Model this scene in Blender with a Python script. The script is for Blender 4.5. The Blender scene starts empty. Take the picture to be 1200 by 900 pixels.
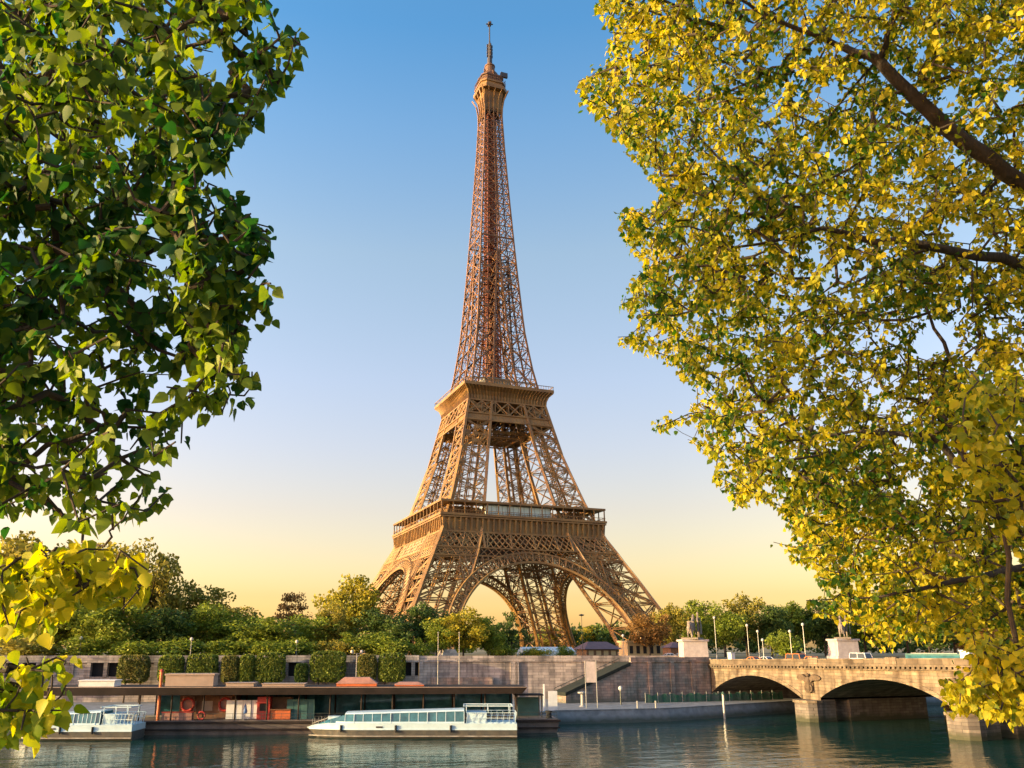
import bpy, math, random
from mathutils import Vector, Matrix, noise
R = math.radians
C = bpy.context.scene.collection
SC = bpy.context.scene

# ---------------------------------------------------------------- camera
CAM = Vector((-129.826, -324.475, 7.05)); YAW = 0.3496; PITCH = 0.2416
cam_d = bpy.data.cameras.new('camera'); cam = bpy.data.objects.new('camera', cam_d); C.objects.link(cam)
cam.location = CAM; cam.rotation_euler = (math.pi/2 + PITCH, 0, -YAW)
cam_d.sensor_width = 36; cam_d.lens = 36*941.7/1200
cam_d.shift_x = 51.08/1200; cam_d.shift_y = 77.2/1200
cam_d.clip_start = 0.1; cam_d.clip_end = 20000
SC.camera = cam
# ---------------------------------------------------------------- sky, sun, exposure
SUN_AZ = 3.0      # degrees the sun stands behind the tower's left face
SUN_EL = 8.0
sun_dir = Vector((-math.cos(R(SUN_AZ))*math.cos(R(SUN_EL)), math.sin(R(SUN_AZ))*math.cos(R(SUN_EL)), math.sin(R(SUN_EL))))
W = bpy.data.worlds.new('World'); SC.world = W; W.use_nodes = True
nt = W.node_tree; bg = nt.nodes['Background']
sky = nt.nodes.new('ShaderNodeTexSky'); sky.sky_type = 'NISHITA'; sky.sun_disc = False
sky.sun_elevation = R(SUN_EL); sky.sun_rotation = math.atan2(sun_dir.x, sun_dir.y)
sky.air_density = 1.0; sky.dust_density = 2.0; sky.ozone_density = 2.0; sky.altitude = 0
# morning air: warm near the horizon, deep blue overhead
tcw = nt.nodes.new('ShaderNodeTexCoord'); sepw = nt.nodes.new('ShaderNodeSeparateXYZ'); nt.links.new(tcw.outputs['Generated'], sepw.inputs[0])
rmp = nt.nodes.new('ShaderNodeValToRGB'); nt.links.new(sepw.outputs[2], rmp.inputs[0])
SKY_TINT = [(0.0,(2.6,1.75,1.15)),(.03,(1.9,1.2,.72)),(.06,(1.47,.94,.56)),(.112,(1.47,.92,.62)),(.164,(1.48,.92,.70)),(.24,(1.48,1.0,.86)),(.318,(1.48,1.08,.97)),(.46,(1.4,1.17,1.01)),(.583,(.93,1.1,1.15)),(.665,(.58,1.0,1.18)),(1.0,(.6,.95,1.1))]
while len(rmp.color_ramp.elements) < len(SKY_TINT): rmp.color_ramp.elements.new(.5)
for e, (p, c) in zip(rmp.color_ramp.elements, SKY_TINT): e.position = p; e.color = (c[0]/2, c[1]/2, c[2]/2, 1)
mu1 = nt.nodes.new('ShaderNodeVectorMath'); mu1.operation = 'MULTIPLY'; mu2 = nt.nodes.new('ShaderNodeVectorMath'); mu2.operation = 'MULTIPLY'; mu2.inputs[1].default_value = (2,2,2)
nt.links.new(sky.outputs[0], mu1.inputs[0]); nt.links.new(rmp.outputs[0], mu1.inputs[1]); # the air glows towards the side the sun rises on
dotw = nt.nodes.new('ShaderNodeVectorMath'); dotw.operation = 'DOT_PRODUCT'; dotw.inputs[1].default_value = (sun_dir.x, sun_dir.y, 0); nt.links.new(tcw.outputs['Generated'], dotw.inputs[0])
glw = nt.nodes.new('ShaderNodeMapRange'); glw.inputs[1].default_value = -.5; glw.inputs[2].default_value = .35; glw.inputs[3].default_value = .97; glw.inputs[4].default_value = 1.42; nt.links.new(dotw.outputs['Value'], glw.inputs[0])
mu3 = nt.nodes.new('ShaderNodeVectorMath'); mu3.operation = 'SCALE'; nt.links.new(glw.outputs[0], mu3.inputs['Scale'])
nt.links.new(mu1.outputs[0], mu2.inputs[0]); nt.links.new(mu2.outputs[0], mu3.inputs[0]); nt.links.new(mu3.outputs[0], bg.inputs[0])
bg.inputs[1].default_value = 0.15
sl = bpy.data.lights.new('sun', 'SUN'); sun = bpy.data.objects.new('sun', sl); C.objects.link(sun)
sl.energy = 4.5; sl.angle = R(0.6); sl.color = (1.0, 0.74, 0.36)
sun.rotation_euler = (-sun_dir).to_track_quat('-Z', 'Y').to_euler()
SC.view_settings.view_transform = 'Standard'; SC.view_settings.look = 'None'
SC.view_settings.exposure = 1.4; SC.view_settings.gamma = 1.0; SC.view_settings.use_curve_mapping = False
SC.cycles.max_bounces = 8; SC.cycles.transparent_max_bounces = 8

# ---------------------------------------------------------------- helpers
_cyw, _syw = math.cos(YAW), math.sin(YAW)
FW = Vector((_syw*math.cos(PITCH), _cyw*math.cos(PITCH), math.sin(PITCH))); RT = Vector((_cyw, -_syw, 0)); UP = RT.cross(FW)
def ray(u, v):
    return FW + RT*((u-548.92)/941.7) - UP*((v-527.2)/941.7)
def at(u, v, axis, val):            # the point of a plane seen at a pixel of the photograph
    d = ray(u, v); return CAM + d*((val-CAM[axis])/d[axis])
def atl(u, v, m, c):                # the same on the vertical plane y = m*x + c
    d = ray(u, v); return CAM + d*((m*CAM.x + c - CAM.y)/(d.y - m*d.x))
def depth(u, v, t):
    return CAM + ray(u, v)*t

def lin(c):
    return tuple(((x/12.92) if x <= .04045 else ((x+.055)/1.055)**2.4) for x in c)
MATS = {}
def mat(name, col, rough=.7, metal=0, var=.0, scale=1.0, col2=None, bump=0, spec=.5, translucent=0, stretch=None, island=0, streak=0, streak_col=(.05,.05,.045), contrast=(.35,.65), bscale=None):
    m = bpy.data.materials.new(name); m.use_nodes = True; n = m.node_tree; N = n.nodes; L = n.links
    b = N['Principled BSDF']; b.inputs['Roughness'].default_value = rough; b.inputs['Metallic'].default_value = metal
    b.inputs['Specular IOR Level'].default_value = spec
    col = tuple(col)+(1,)
    out = None
    tc = N.new('ShaderNodeTexCoord'); mp = N.new('ShaderNodeMapping'); L.new(tc.outputs['Object'], mp.inputs[0])
    if stretch: mp.inputs['Scale'].default_value = stretch
    nz = N.new('ShaderNodeTexNoise'); nz.inputs['Scale'].default_value = scale; nz.inputs['Detail'].default_value = 5; nz.inputs['Roughness'].default_value = .6
    L.new(mp.outputs[0], nz.inputs['Vector'])
    rp = N.new('ShaderNodeMapRange'); rp.inputs[1].default_value = contrast[0]; rp.inputs[2].default_value = contrast[1]
    L.new(nz.outputs[0], rp.inputs[0])
    mx = N.new('ShaderNodeMix'); mx.data_type = 'RGBA'; L.new(rp.outputs[0], mx.inputs[0])
    c2 = (tuple(col2)+(1,)) if col2 else tuple(x*(1-var) for x in col[:3])+(1,)
    mx.inputs[6].default_value = col; mx.inputs[7].default_value = c2
    out = mx.outputs[2]
    if streak:
        mp2 = N.new('ShaderNodeMapping'); mp2.inputs['Scale'].default_value = (.55,.55,.06); L.new(tc.outputs['Object'], mp2.inputs[0])
        n2 = N.new('ShaderNodeTexNoise'); n2.inputs['Scale'].default_value = 1.3; n2.inputs['Detail'].default_value = 6; L.new(mp2.outputs[0], n2.inputs[0])
        r2 = N.new('ShaderNodeMapRange'); r2.inputs[1].default_value = .45; r2.inputs[2].default_value = .7; r2.inputs[4].default_value = streak; L.new(n2.outputs[0], r2.inputs[0])
        m2 = N.new('ShaderNodeMix'); m2.data_type = 'RGBA'; L.new(r2.outputs[0], m2.inputs[0]); L.new(out, m2.inputs[6]); m2.inputs[7].default_value = tuple(streak_col)+(1,)
        out = m2.outputs[2]
    if island:
        g = N.new('ShaderNodeNewGeometry'); h = N.new('ShaderNodeHueSaturation')
        r3 = N.new('ShaderNodeMapRange'); r3.inputs[3].default_value = 1-island; r3.inputs[4].default_value = 1+island; L.new(g.outputs['Random Per Island'], r3.inputs[0])
        L.new(r3.outputs[0], h.inputs['Value']); L.new(out, h.inputs['Color']); out = h.outputs[0]
    L.new(out, b.inputs['Base Color'])
    if bump:
        bp = N.new('ShaderNodeBump'); bp.inputs['Strength'].default_value = bump; bp.inputs['Distance'].default_value = .1
        if bscale:
            nb = N.new('ShaderNodeTexNoise'); nb.inputs['Scale'].default_value = bscale; L.new(mp.outputs[0], nb.inputs[0]); L.new(nb.outputs[0], bp.inputs['Height'])
        else: L.new(nz.outputs[0], bp.inputs['Height'])
        L.new(bp.outputs[0], b.inputs['Normal'])
    if translucent:
        t = N.new('ShaderNodeBsdfTranslucent'); ms = N.new('ShaderNodeMixShader'); ms.inputs[0].default_value = translucent
        L.new(out, t.inputs['Color']); L.new(b.outputs[0], ms.inputs[1]); L.new(t.outputs[0], ms.inputs[2]); L.new(ms.outputs[0], N['Material Output'].inputs[0])
    MATS[name] = m; return m

def stone(name, col, col2, bw, bh, streak=.6, mortar=(.12,.11,.1), streak_col=(.05,.05,.045), rot=False):
    m = mat(name, col, .85, 0, scale=.35, col2=col2, streak=streak, streak_col=streak_col, spec=.2)
    n = m.node_tree; N = n.nodes; L = n.links; b = N['Principled BSDF']
    src = b.inputs['Base Color'].links[0].from_socket
    tc = N.new('ShaderNodeTexCoord'); sp = N.new('ShaderNodeSeparateXYZ'); L.new(tc.outputs['Object'], sp.inputs[0])
    ad = N.new('ShaderNodeMath'); ad.operation = 'ADD'; L.new(sp.outputs[0], ad.inputs[0]); L.new(sp.outputs[1], ad.inputs[1])
    cb = N.new('ShaderNodeCombineXYZ'); L.new(ad.outputs[0], cb.inputs[0]); L.new(sp.outputs[2], cb.inputs[1])
    br = N.new('ShaderNodeTexBrick'); br.inputs['Scale'].default_value = 1; br.inputs['Brick Width'].default_value = bw; br.inputs['Row Height'].default_value = bh
    br.inputs['Mortar Size'].default_value = .025; br.inputs['Color1'].default_value = (1,1,1,1); br.inputs['Color2'].default_value = (.6,.6,.63,1); br.inputs['Mortar'].default_value = (.34,.34,.34,1)
    L.new(cb.outputs[0], br.inputs['Vector'])
    mu = N.new('ShaderNodeMix'); mu.data_type = 'RGBA'; mu.blend_type = 'MULTIPLY'; mu.inputs[0].default_value = 1
    L.new(src, mu.inputs[6]); L.new(br.outputs[0], mu.inputs[7]); L.new(mu.outputs[2], b.inputs['Base Color'])
    bp = N.new('ShaderNodeBump'); bp.inputs['Strength'].default_value = .5; bp.inputs['Distance'].default_value = .05; L.new(br.outputs[0], bp.inputs['Height']); L.new(bp.outputs[0], b.inputs['Normal'])
    return m

class MB:
    def __init__(s): s.v = []; s.f = []
    def add(s, vs, fs):
        o = len(s.v); s.v.extend([tuple(x) for x in vs]); s.f.extend([tuple(i+o for i in f) for f in fs]); return s
    def hexa(s, p):          # 8 points, bottom 4 then top 4, counter-clockwise
        return s.add(p, [(3,2,1,0),(4,5,6,7),(0,1,5,4),(1,2,6,5),(2,3,7,6),(3,0,4,7)])
    def box(s, x0, x1, y0, y1, z0, z1):
        return s.hexa([(x0,y0,z0),(x1,y0,z0),(x1,y1,z0),(x0,y1,z0),(x0,y0,z1),(x1,y0,z1),(x1,y1,z1),(x0,y1,z1)])
    def bar(s, p, q, w, h=None):
        p = Vector(p); q = Vector(q); d = q-p
        if d.length < 1e-6: return s
        d.normalize(); u = Vector((0,0,1)) if abs(d.z) < .95 else Vector((1,0,0))
        a = d.cross(u).normalized(); b = a.cross(d); w2 = w/2; h2 = (h or w)/2
        r = [a*w2+b*h2, -a*w2+b*h2, -a*w2-b*h2, a*w2-b*h2]
        return s.add([p+x for x in r]+[q+x for x in r], [(0,1,2,3),(7,6,5,4),(1,0,4,5),(2,1,5,6),(3,2,6,7),(0,3,7,4)])
    def truss(s, p, q, off, dep, w, n):    # two rails and a zigzag between them
        p = Vector(p); q = Vector(q); o = Vector(off).normalized()*dep/2
        s.bar(p+o, q+o, w); s.bar(p-o, q-o, w)
        for k in range(n):
            a = p.lerp(q, k/n); b = p.lerp(q, (k+1)/n); sg = 1 if k % 2 else -1
            s.bar(a+o*sg, b-o*sg, w*.6)
        return s
    def tube(s, pts, rad, n=8, cap=True):
        pts = [Vector(p) for p in pts]; o = len(s.v); m = len(pts)
        if not hasattr(rad, '__len__'): rad = [rad]*m
        for i, p in enumerate(pts):
            d = (pts[min(i+1,m-1)]-pts[max(i-1,0)]).normalized(); u = Vector((0,0,1)) if abs(d.z) < .9 else Vector((1,0,0))
            a = d.cross(u).normalized(); b = a.cross(d)
            for k in range(n):
                t = 2*math.pi*k/n; s.v.append(tuple(p + (a*math.cos(t)+b*math.sin(t))*rad[i]))
        for i in range(m-1):
            for k in range(n):
                k2 = (k+1) % n; s.f.append((o+i*n+k, o+i*n+k2, o+(i+1)*n+k2, o+(i+1)*n+k))
        if cap:
            s.f.append(tuple(o+k for k in range(n))[::-1]); s.f.append(tuple(o+(m-1)*n+k for k in range(n)))
        return s
    def lathe(s, prof, n=12, c=(0,0)):   # (radius, z) profile
        o = len(s.v)
        for r, z in prof:
            for k in range(n):
                t = 2*math.pi*k/n; s.v.append((c[0]+r*math.cos(t), c[1]+r*math.sin(t), z))
        for i in range(len(prof)-1):
            for k in range(n):
                k2 = (k+1) % n; s.f.append((o+i*n+k, o+i*n+k2, o+(i+1)*n+k2, o+(i+1)*n+k))
        s.f.append(tuple(o+k for k in range(n))[::-1]); s.f.append(tuple(o+(len(prof)-1)*n+k for k in range(n)))
        return s
    def loft(s, secs, close=True):       # rings of equal length
        o = len(s.v); n = len(secs[0])
        for r in secs: s.v.extend([tuple(p) for p in r])
        for i in range(len(secs)-1):
            for k in range(n if close else n-1):
                k2 = (k+1) % n; s.f.append((o+i*n+k, o+(i+1)*n+k, o+(i+1)*n+k2, o+i*n+k2))
        if close:
            s.f.append(tuple(o+k for k in range(n))); s.f.append(tuple(o+(len(secs)-1)*n+k for k in range(n))[::-1])
        return s
    def prism(s, poly, z0, z1):          # polygon in xy
        n = len(poly); o = len(s.v)
        s.v.extend([(x,y,z0) for x,y in poly]+[(x,y,z1) for x,y in poly])
        s.f.append(tuple(o+k for k in range(n))[::-1]); s.f.append(tuple(o+n+k for k in range(n)))
        for k in range(n):
            k2 = (k+1) % n; s.f.append((o+k, o+k2, o+n+k2, o+n+k))
        return s
    def mesh(s, name, m, smooth=False):
        me = bpy.data.meshes.new(name); me.from_pydata(s.v, [], s.f); me.update()
        for x in (m if isinstance(m, (list, tuple)) else [m]): me.materials.append(x)
        if smooth: me.shade_smooth()
        return me
    def build(s, name, m, parent=None, smooth=False, loc=None, rot=None):
        o = bpy.data.objects.new(name, s.mesh(name, m, smooth)); C.objects.link(o)
        if parent: o.parent = parent
        if loc: o.location = loc
        if rot is not None: o.rotation_euler = (0, 0, rot)
        return o
def tag(o, label, cat, group=None):
    o['label'] = label; o['category'] = cat
    if group: o['group'] = group
    return o
def thing(name, label, cat, loc=(0,0,0), rot=0, group=None):
    o = bpy.data.objects.new(name, None); C.objects.link(o); o.location = loc; o.rotation_euler = (0,0,rot); o.empty_display_size = .5
    return tag(o, label, cat, group)
def setting(o, kind='structure'):
    o['kind'] = kind; return o
def inst(src, parent=None, loc=None, rot=None, scale=None):
    c = src.copy(); C.objects.link(c); c.parent = parent
    if loc is not None: c.location = loc
    if rot is not None: c.rotation_euler = (0,0,rot)
    if scale is not None: c.scale = scale
    return c
def copy_tree(o, parent=None):
    c = o.copy(); C.objects.link(c); c.parent = parent
    for ch in list(o.children): copy_tree(ch, c)
    return c
def interp(tab, z):
    if z <= tab[0][0]:
        (a,b),(c,d) = tab[0], tab[1]; return b+(d-b)*(z-a)/(c-a)
    for (a,b),(c,d) in zip(tab, tab[1:]):
        if z <= c: return b+(d-b)*(z-a)/(c-a)
    return tab[-1][1]

# ---------------------------------------------------------------- materials
IRON = mat('iron paint', (.285,.172,.058), .5, 0, scale=.16, col2=(.165,.094,.037), spec=.4)
IRON_D = mat('iron paint dark', (.15,.08,.036), .6, 0, var=.3, scale=.2)
IRON_R = mat('reddish iron paint', (.235,.128,.054), .5, 0, scale=.2, col2=(.135,.072,.034), spec=.4)
RUST = mat('red oxide paint', (.18,.055,.02), .6, 0, var=.3, scale=.3)
MAST = mat('dark grey mast', (.06,.055,.055), .5, .2)
GLASS = mat('pale glass', (.55,.72,.72), .25, 0, var=.25, scale=.2, spec=.8)
MASON = stone('pale masonry', (.42,.38,.32), (.3,.27,.22), 1.6, .6, .4)
QUAY = stone('grey quay stone', (.54,.47,.42), (.31,.275,.255), 1.8, .6, .85, streak_col=(.11,.105,.10))
QUAY_D = stone('dark damp quay stone', (.50,.33,.25), (.22,.235,.22), 1.6, .55, .8, streak_col=(.08,.10,.09))
GALL = stone('grey gallery stone', (.5,.44,.39), (.3,.27,.245), 1.5, .5, .6)
BRID = stone('honey bridge stone', (.29,.235,.16), (.175,.145,.10), 1.7, .55, .95, streak_col=(.085,.06,.038))
BRID_P = stone('weathered parapet stone', (.21,.17,.115), (.12,.10,.07), 2.2, .9, .7, streak_col=(.06,.045,.03))
BRID_D = stone('bridge soffit stone', (.25,.22,.18), (.16,.14,.12), 1.5, .5, .5)
PED = mat('pale pedestal stone', (.42,.385,.38), .8, 0, scale=1.5, col2=(.33,.30,.30), streak=.25, streak_col=(.25,.22,.2))
BRONZE = mat('weathered statue stone', (.2,.17,.14), .7, 0, var=.4, scale=1.5)
CONC = mat('quay concrete', (.22,.235,.245), .8, 0, scale=.6, col2=(.13,.14,.15), streak=.35, streak_col=(.06,.07,.07), bump=.2)
def tide(m, z0, z1, col):      # weed and damp left by the river near the water line
    n = m.node_tree; N = n.nodes; L = n.links; b = N['Principled BSDF']; src = b.inputs['Base Color'].links[0].from_socket
    tc = N.new('ShaderNodeTexCoord'); sp = N.new('ShaderNodeSeparateXYZ'); L.new(tc.outputs['Object'], sp.inputs[0]); nz = N.new('ShaderNodeTexNoise'); nz.inputs['Scale'].default_value = .6; nz.inputs['Detail'].default_value = 6; L.new(tc.outputs['Object'], nz.inputs[0])
    ma = N.new('ShaderNodeMath'); ma.operation = 'MULTIPLY_ADD'; ma.inputs[1].default_value = 1.6; L.new(nz.outputs[0], ma.inputs[0]); L.new(sp.outputs[2], ma.inputs[2])
    r = N.new('ShaderNodeMapRange'); r.inputs[1].default_value = z0+.8; r.inputs[2].default_value = z1+.8; r.inputs[3].default_value = .9; r.inputs[4].default_value = 0; L.new(ma.outputs[0], r.inputs[0])
    mx = N.new('ShaderNodeMix'); mx.data_type = 'RGBA'; L.new(r.outputs[0], mx.inputs[0]); L.new(src, mx.inputs[6]); mx.inputs[7].default_value = (*col,1); L.new(mx.outputs[2], b.inputs['Base Color'])
tide(CONC, -5.6, -4.7, (.035,.045,.03)); tide(BRID_D, -5.5, -4.6, (.05,.055,.03)); tide(QUAY_D, -4.0, -2.6, (.10,.11,.085)); tide(QUAY, -4.0, -1.2, (.16,.15,.14))
ASPH = mat('asphalt', (.06,.06,.06), .9, 0, var=.3, scale=2)
LAWN = mat('park ground', (.09,.10,.04), .95, 0, scale=.08, col2=(.17,.14,.09))
PAVE = mat('promenade gravel', (.25,.22,.17), .95, 0, var=.35, scale=4)
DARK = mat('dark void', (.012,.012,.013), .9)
WHITE = mat('white boat paint', (.50,.66,.72), .35, 0, var=.12, scale=.9, streak=.12, streak_col=(.3,.33,.33))
TEALG = mat('teal boat glass', (.04,.15,.19), .08, 0, var=.5, scale=.7, spec=.8)
HULL = mat('dark hull paint', (.055,.06,.062), .5, 0, scale=.8, col2=(.11,.105,.09), streak=.4, streak_col=(.12,.1,.07))
HULLW = mat('pale worn hull', (.30,.29,.26), .6, 0, scale=.8, col2=(.16,.15,.13), streak=.5, streak_col=(.07,.06,.05))
DKROOF = mat('dark brown roof', (.035,.026,.022), .8, 0, var=.4, scale=.5, spec=.2)
PONT = mat('pontoon planks', (.17,.14,.125), .8, 0, scale=.5, col2=(.09,.08,.075), streak=.4, streak_col=(.05,.05,.05))
RED = mat('red paint', (.42,.035,.022), .5, 0, var=.3, scale=1)
ORANGE = mat('orange paint', (.62,.15,.04), .5, 0, var=.3, scale=1)
SALMON = mat('faded red canvas', (.40,.20,.15), .8, 0, var=.3, scale=.7)
BEIGE = mat('beige panel', (.36,.27,.21), .8, 0, var=.2, scale=.6)
WOOD = mat('brown wood', (.2,.09,.04), .7, 0, var=.4, scale=1.2)
CLOTHW = mat('white cloth', (.7,.7,.68), .9, 0, var=.15, scale=1)
BLUE = mat('blue paint', (.05,.12,.3), .5, 0, var=.2, scale=1)
TEAL = mat('teal paint', (.04,.13,.13), .6, 0, var=.3, scale=.8)
GREENN = mat('green netting', (.025,.14,.075), .85, 0, scale=.7, col2=(.09,.13,.11), translucent=.25)
POLE = mat('pale grey metal', (.33,.33,.31), .4, .2, var=.15, scale=2)
POLE_D = mat('dark green metal', (.05,.06,.05), .5, .1, var=.15, scale=2)
GLOBE = mat('frosted lamp glass', (.48,.47,.44), .3)
PURPLE = mat('mauve roof', (.16,.10,.105), .7, 0, var=.2, scale=.6)
GOLDST = mat('pale gold stone', (.5,.38,.2), .85, 0, var=.2, scale=.4)
TYRE = mat('tyre rubber', (.02,.02,.02), .9)
CARG = mat('car glass', (.03,.04,.05), .08, 0, spec=.8)
BARK = mat('dark bark', (.026,.019,.014), .9, 0, scale=14, col2=(.055,.04,.028), bump=.6, stretch=(1,1,.3))
TWIG = mat('twig bark', (.05,.036,.022), .9, 0, var=.4, scale=20)
# ================================================================ the setting
WM, WC = -.25, -150-.25*76           # upper quay wall line  y = WM*x + WC
def wall_y(x): return WM*x + WC
GZ = 4.1                              # left bank street level
def ground():
    m = MB(); far = 9000
    m.add([(-far, wall_y(-far)*0-100, GZ), (-330, wall_y(-330)+1, GZ), (-18, wall_y(-18)+1, GZ), (19, -164, GZ), (400, -130, GZ), (far, -130, GZ), (far, far, GZ), (-far, far, GZ)], [tuple(range(8))])
    setting(m.build('ground', LAWN))
    m = MB(); m.add([(-300, wall_y(-300)+3, GZ+.01), (-18, wall_y(-18)+3, GZ+.01), (-18, wall_y(-18)+20, GZ+.01), (-300, wall_y(-300)+20, GZ+.01)], [(0,1,2,3)])
    setting(m.build('road', ASPH))
ground()
def water():
    m = bpy.data.materials.new('river water'); m.use_nodes = True; n = m.node_tree; N = n.nodes; L = n.links; b = N['Principled BSDF']
    b.inputs['Base Color'].default_value = (.004,.042,.032,1); b.inputs['Roughness'].default_value = .06; b.inputs['IOR'].default_value = 1.33; b.inputs['Specular Tint'].default_value = (.66,.87,.76,1)
    tc = N.new('ShaderNodeTexCoord'); h = None
    for sc, st, hgt in ((.11,(1,2.2,1),1.0), (.45,(1,1.8,1),.4), (1.5,(1,1.4,1),.14)):
        mp = N.new('ShaderNodeMapping'); mp.inputs['Scale'].default_value = st; mp.inputs['Rotation'].default_value = (0,0,R(15)); L.new(tc.outputs['Object'], mp.inputs[0])
        z = N.new('ShaderNodeTexNoise'); z.inputs['Scale'].default_value = sc; z.inputs['Detail'].default_value = 3; L.new(mp.outputs[0], z.inputs[0])
        mu = N.new('ShaderNodeMath'); mu.operation = 'MULTIPLY'; mu.inputs[1].default_value = hgt; L.new(z.outputs[0], mu.inputs[0])
        if h is None: h = mu.outputs[0]
        else:
            ad = N.new('ShaderNodeMath'); L.new(h, ad.inputs[0]); L.new(mu.outputs[0], ad.inputs[1]); h = ad.outputs[0]
    bp = N.new('ShaderNodeBump'); bp.inputs['Strength'].default_value = .36; bp.inputs['Distance'].default_value = .45; L.new(h, bp.inputs['Height']); L.new(bp.outputs[0], b.inputs['Normal'])
    o = MB().add([(-4000,-1500,-6),(4000,-1500,-6),(4000,-100,-6),(-4000,-100,-6)], [(0,1,2,3)]).build('water', m); setting(o)
water()
def lower_quay():
    edge = [(-420,-95), (-150,-172.5), (-72,-196.5), (-64,-191), (-50,-192.5), (-42,-192.5), (-29,-189.5), (-16,-186), (0,-182), (20,-179), (80,-172), (420,-120)]
    top = -3.9; m = MB(); n = len(edge)
    o = len(m.v)
    m.v.extend([(x, y+1.5, top) for x, y in edge] + [(x, y, -7.5) for x, y in edge] + [(x, -84 if x < -300 else (wall_y(x)+.5 if x < -20 else y+40), top) for x, y in edge])
    for k in range(n-1):
        m.f.append((n+k, n+k+1, k+1, k)); m.f.append((k, k+1, 2*n+k+1, 2*n+k))
    setting(m.build('lower_quay', CONC))
    k = MB()                                           # kerb stone along the edge
    for (a, b), (c, d) in zip(edge, edge[1:]):
        k.bar((a, b+1.7, top+.1), (c, d+1.7, top+.1), .5, .22)
    setting(k.build('kerb', CONC))
lower_quay()
def near_bank():
    c = CAM + Vector((_syw, _cyw, 0))*10.6; d = Vector((.958,-.287,0)); nrm = Vector((-.287,-.958,0))
    a = c-d*260; b = c+d*150
    p = [a, b, b+nrm*300, a+nrm*300]
    o = MB().prism([(q.x, q.y) for q in p], -8, 5.3).build('promenade', PAVE); setting(o)
near_bank()

# ================================================================ the iron tower
HT = [(0,61),(18.7,51.3),(23.6,48.8),(32.1,44.6),(39,40.9),(45,38),(50,35.3),(57,32.6),(65,29.6),(75,26.5),(87,22.9),(100.6,19.9),(111.5,17.5),(121,14.9),(133.6,13.1),(147.6,11.3),(178,9.1),(214,6.9),(243,5.3),(264,4.4),(280,4.2)]
IT = [(0,40.5),(13,36.3),(20,32.8),(30,28),(39,23.5),(50,19),(57,17.2),(65,15.4),(87,11.2),(100,9.0),(111.5,7.2),(121,5.2),(150,3.0),(185,0.6),(190,0.01),(300,0.01)]
def H(z): return interp(HT, z)
def I(z): return interp(IT, z)
tower = thing('iron_tower', 'tall brown wrought iron lattice tower rising behind the quay and the trees', 'tower', (0,0,0))
def corners(z):
    h, i = H(z), I(z); return [Vector((h,h,z)), Vector((h,i,z)), Vector((i,i,z)), Vector((i,h,z))]
def lattice_leg(levels, wch, wbr, dep, sub, zig, inner_scale=.8):
    m = MB()
    for z0, z1 in zip(levels, levels[1:]):
        a, b = corners(z0), corners(z1)
        for k in range(4):
            m.bar(a[k], b[k], wch)
            k2 = (k+1) % 4; p0, p1, q0, q1 = a[k], a[k2], b[k], b[k2]
            s = 1 if k in (0,3) else inner_scale
            up = (q0-p0).normalized()
            m.truss(q0, q1, up, dep*1.0, wbr*s, zig)
            for P, Q in ((p0, q1), (p1, q0)):
                if dep > 0 and k in (0,3): m.truss(P, Q, up.cross((p1-p0).normalized()).cross((Q-P)), dep, wbr*s, zig)
                else: m.bar(P, Q, wbr*1.6*s)
            if sub:                         # thin secondary bracing
                c = (p0+p1+q0+q1)/4; ml = (p0+q0)/2; mr = (p1+q1)/2; mb = (p0+p1)/2; mt = (q0+q1)/2
                if k in (0,3): m.bar(ml, mr, wbr*1.1); m.bar(mb, mt, wbr*.7)
        m.bar(a[0].lerp(a[2],0), a[2], wbr)
    return m
leg_lo = lattice_leg([4.6,14.5,24,32.5,40.5,44,50,56.4], 1.35, .34, .95, True, 2, .75)
# lift track girders inside each leg
for s in (-1.6, 1.6):
    zs = [4.6,20,39,50]
    for z0, z1 in zip(zs, zs[1:]):
        c0 = (H(z0)+I(z0))/2; c1 = (H(z1)+I(z1))/2
        leg_lo.truss((c0+s,c0-s,z0), (c1+s,c1-s,z1), (1,1,0), 2.0, .45, 5)
me_mas = []
for x, y in ((H(4)-.9, H(4)-.9), (H(4)-.9, I(4)+.9), (I(4)+.9, I(4)+.9), (I(4)+.9, H(4)-.9)):
    me_mas.append(MB().hexa([(x-3.2,y-3.2,3.9),(x+3.2,y-3.2,3.9),(x+3.2,y+3.2,3.9),(x-3.2,y+3.2,3.9),(x-2,y-2,6.6),(x+2,y-2,6.6),(x+2,y+2,6.6),(x-2,y+2,6.6)]).mesh('masonry_pier', MASON))
leg_mid = lattice_leg([57.9,65.5,73,80.5,87.5,94,100.4,103.6,110], 1.05, .28, .7, True, 3, .75)
for s in (-1.1, 1.1):
    c0 = (H(58)+I(58))/2; c1 = (H(110)+I(110))/2
    leg_mid.truss((c0+s,c0-s,58), (c1+s,c1-s,110), (1,1,0), 1.6, .4, 12)
lv = [118.0]
while lv[-1] < 186: lv.append(lv[-1] + max(4.4, .62*H(lv[-1])+.6))
leg_up = lattice_leg(lv, .7, .24, 0, True, 1, .85)
me_lo = leg_lo.mesh('leg', IRON); me_mid = leg_mid.mesh('upper_leg', IRON); me_up = leg_up.mesh('top_leg', IRON_R)
for k in range(4):
    for nm, me in (('leg', me_lo), ('middle_leg', me_mid), ('shaft_leg', me_up)):
        o = bpy.data.objects.new(nm, me); C.objects.link(o); o.parent = tower; o.rotation_euler = (0,0,k*math.pi/2)
        if nm == 'leg':
            for mm in me_mas:
                q = bpy.data.objects.new('masonry_pier', mm); C.objects.link(q); q.parent = o
ztop = lv[-1]
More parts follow.
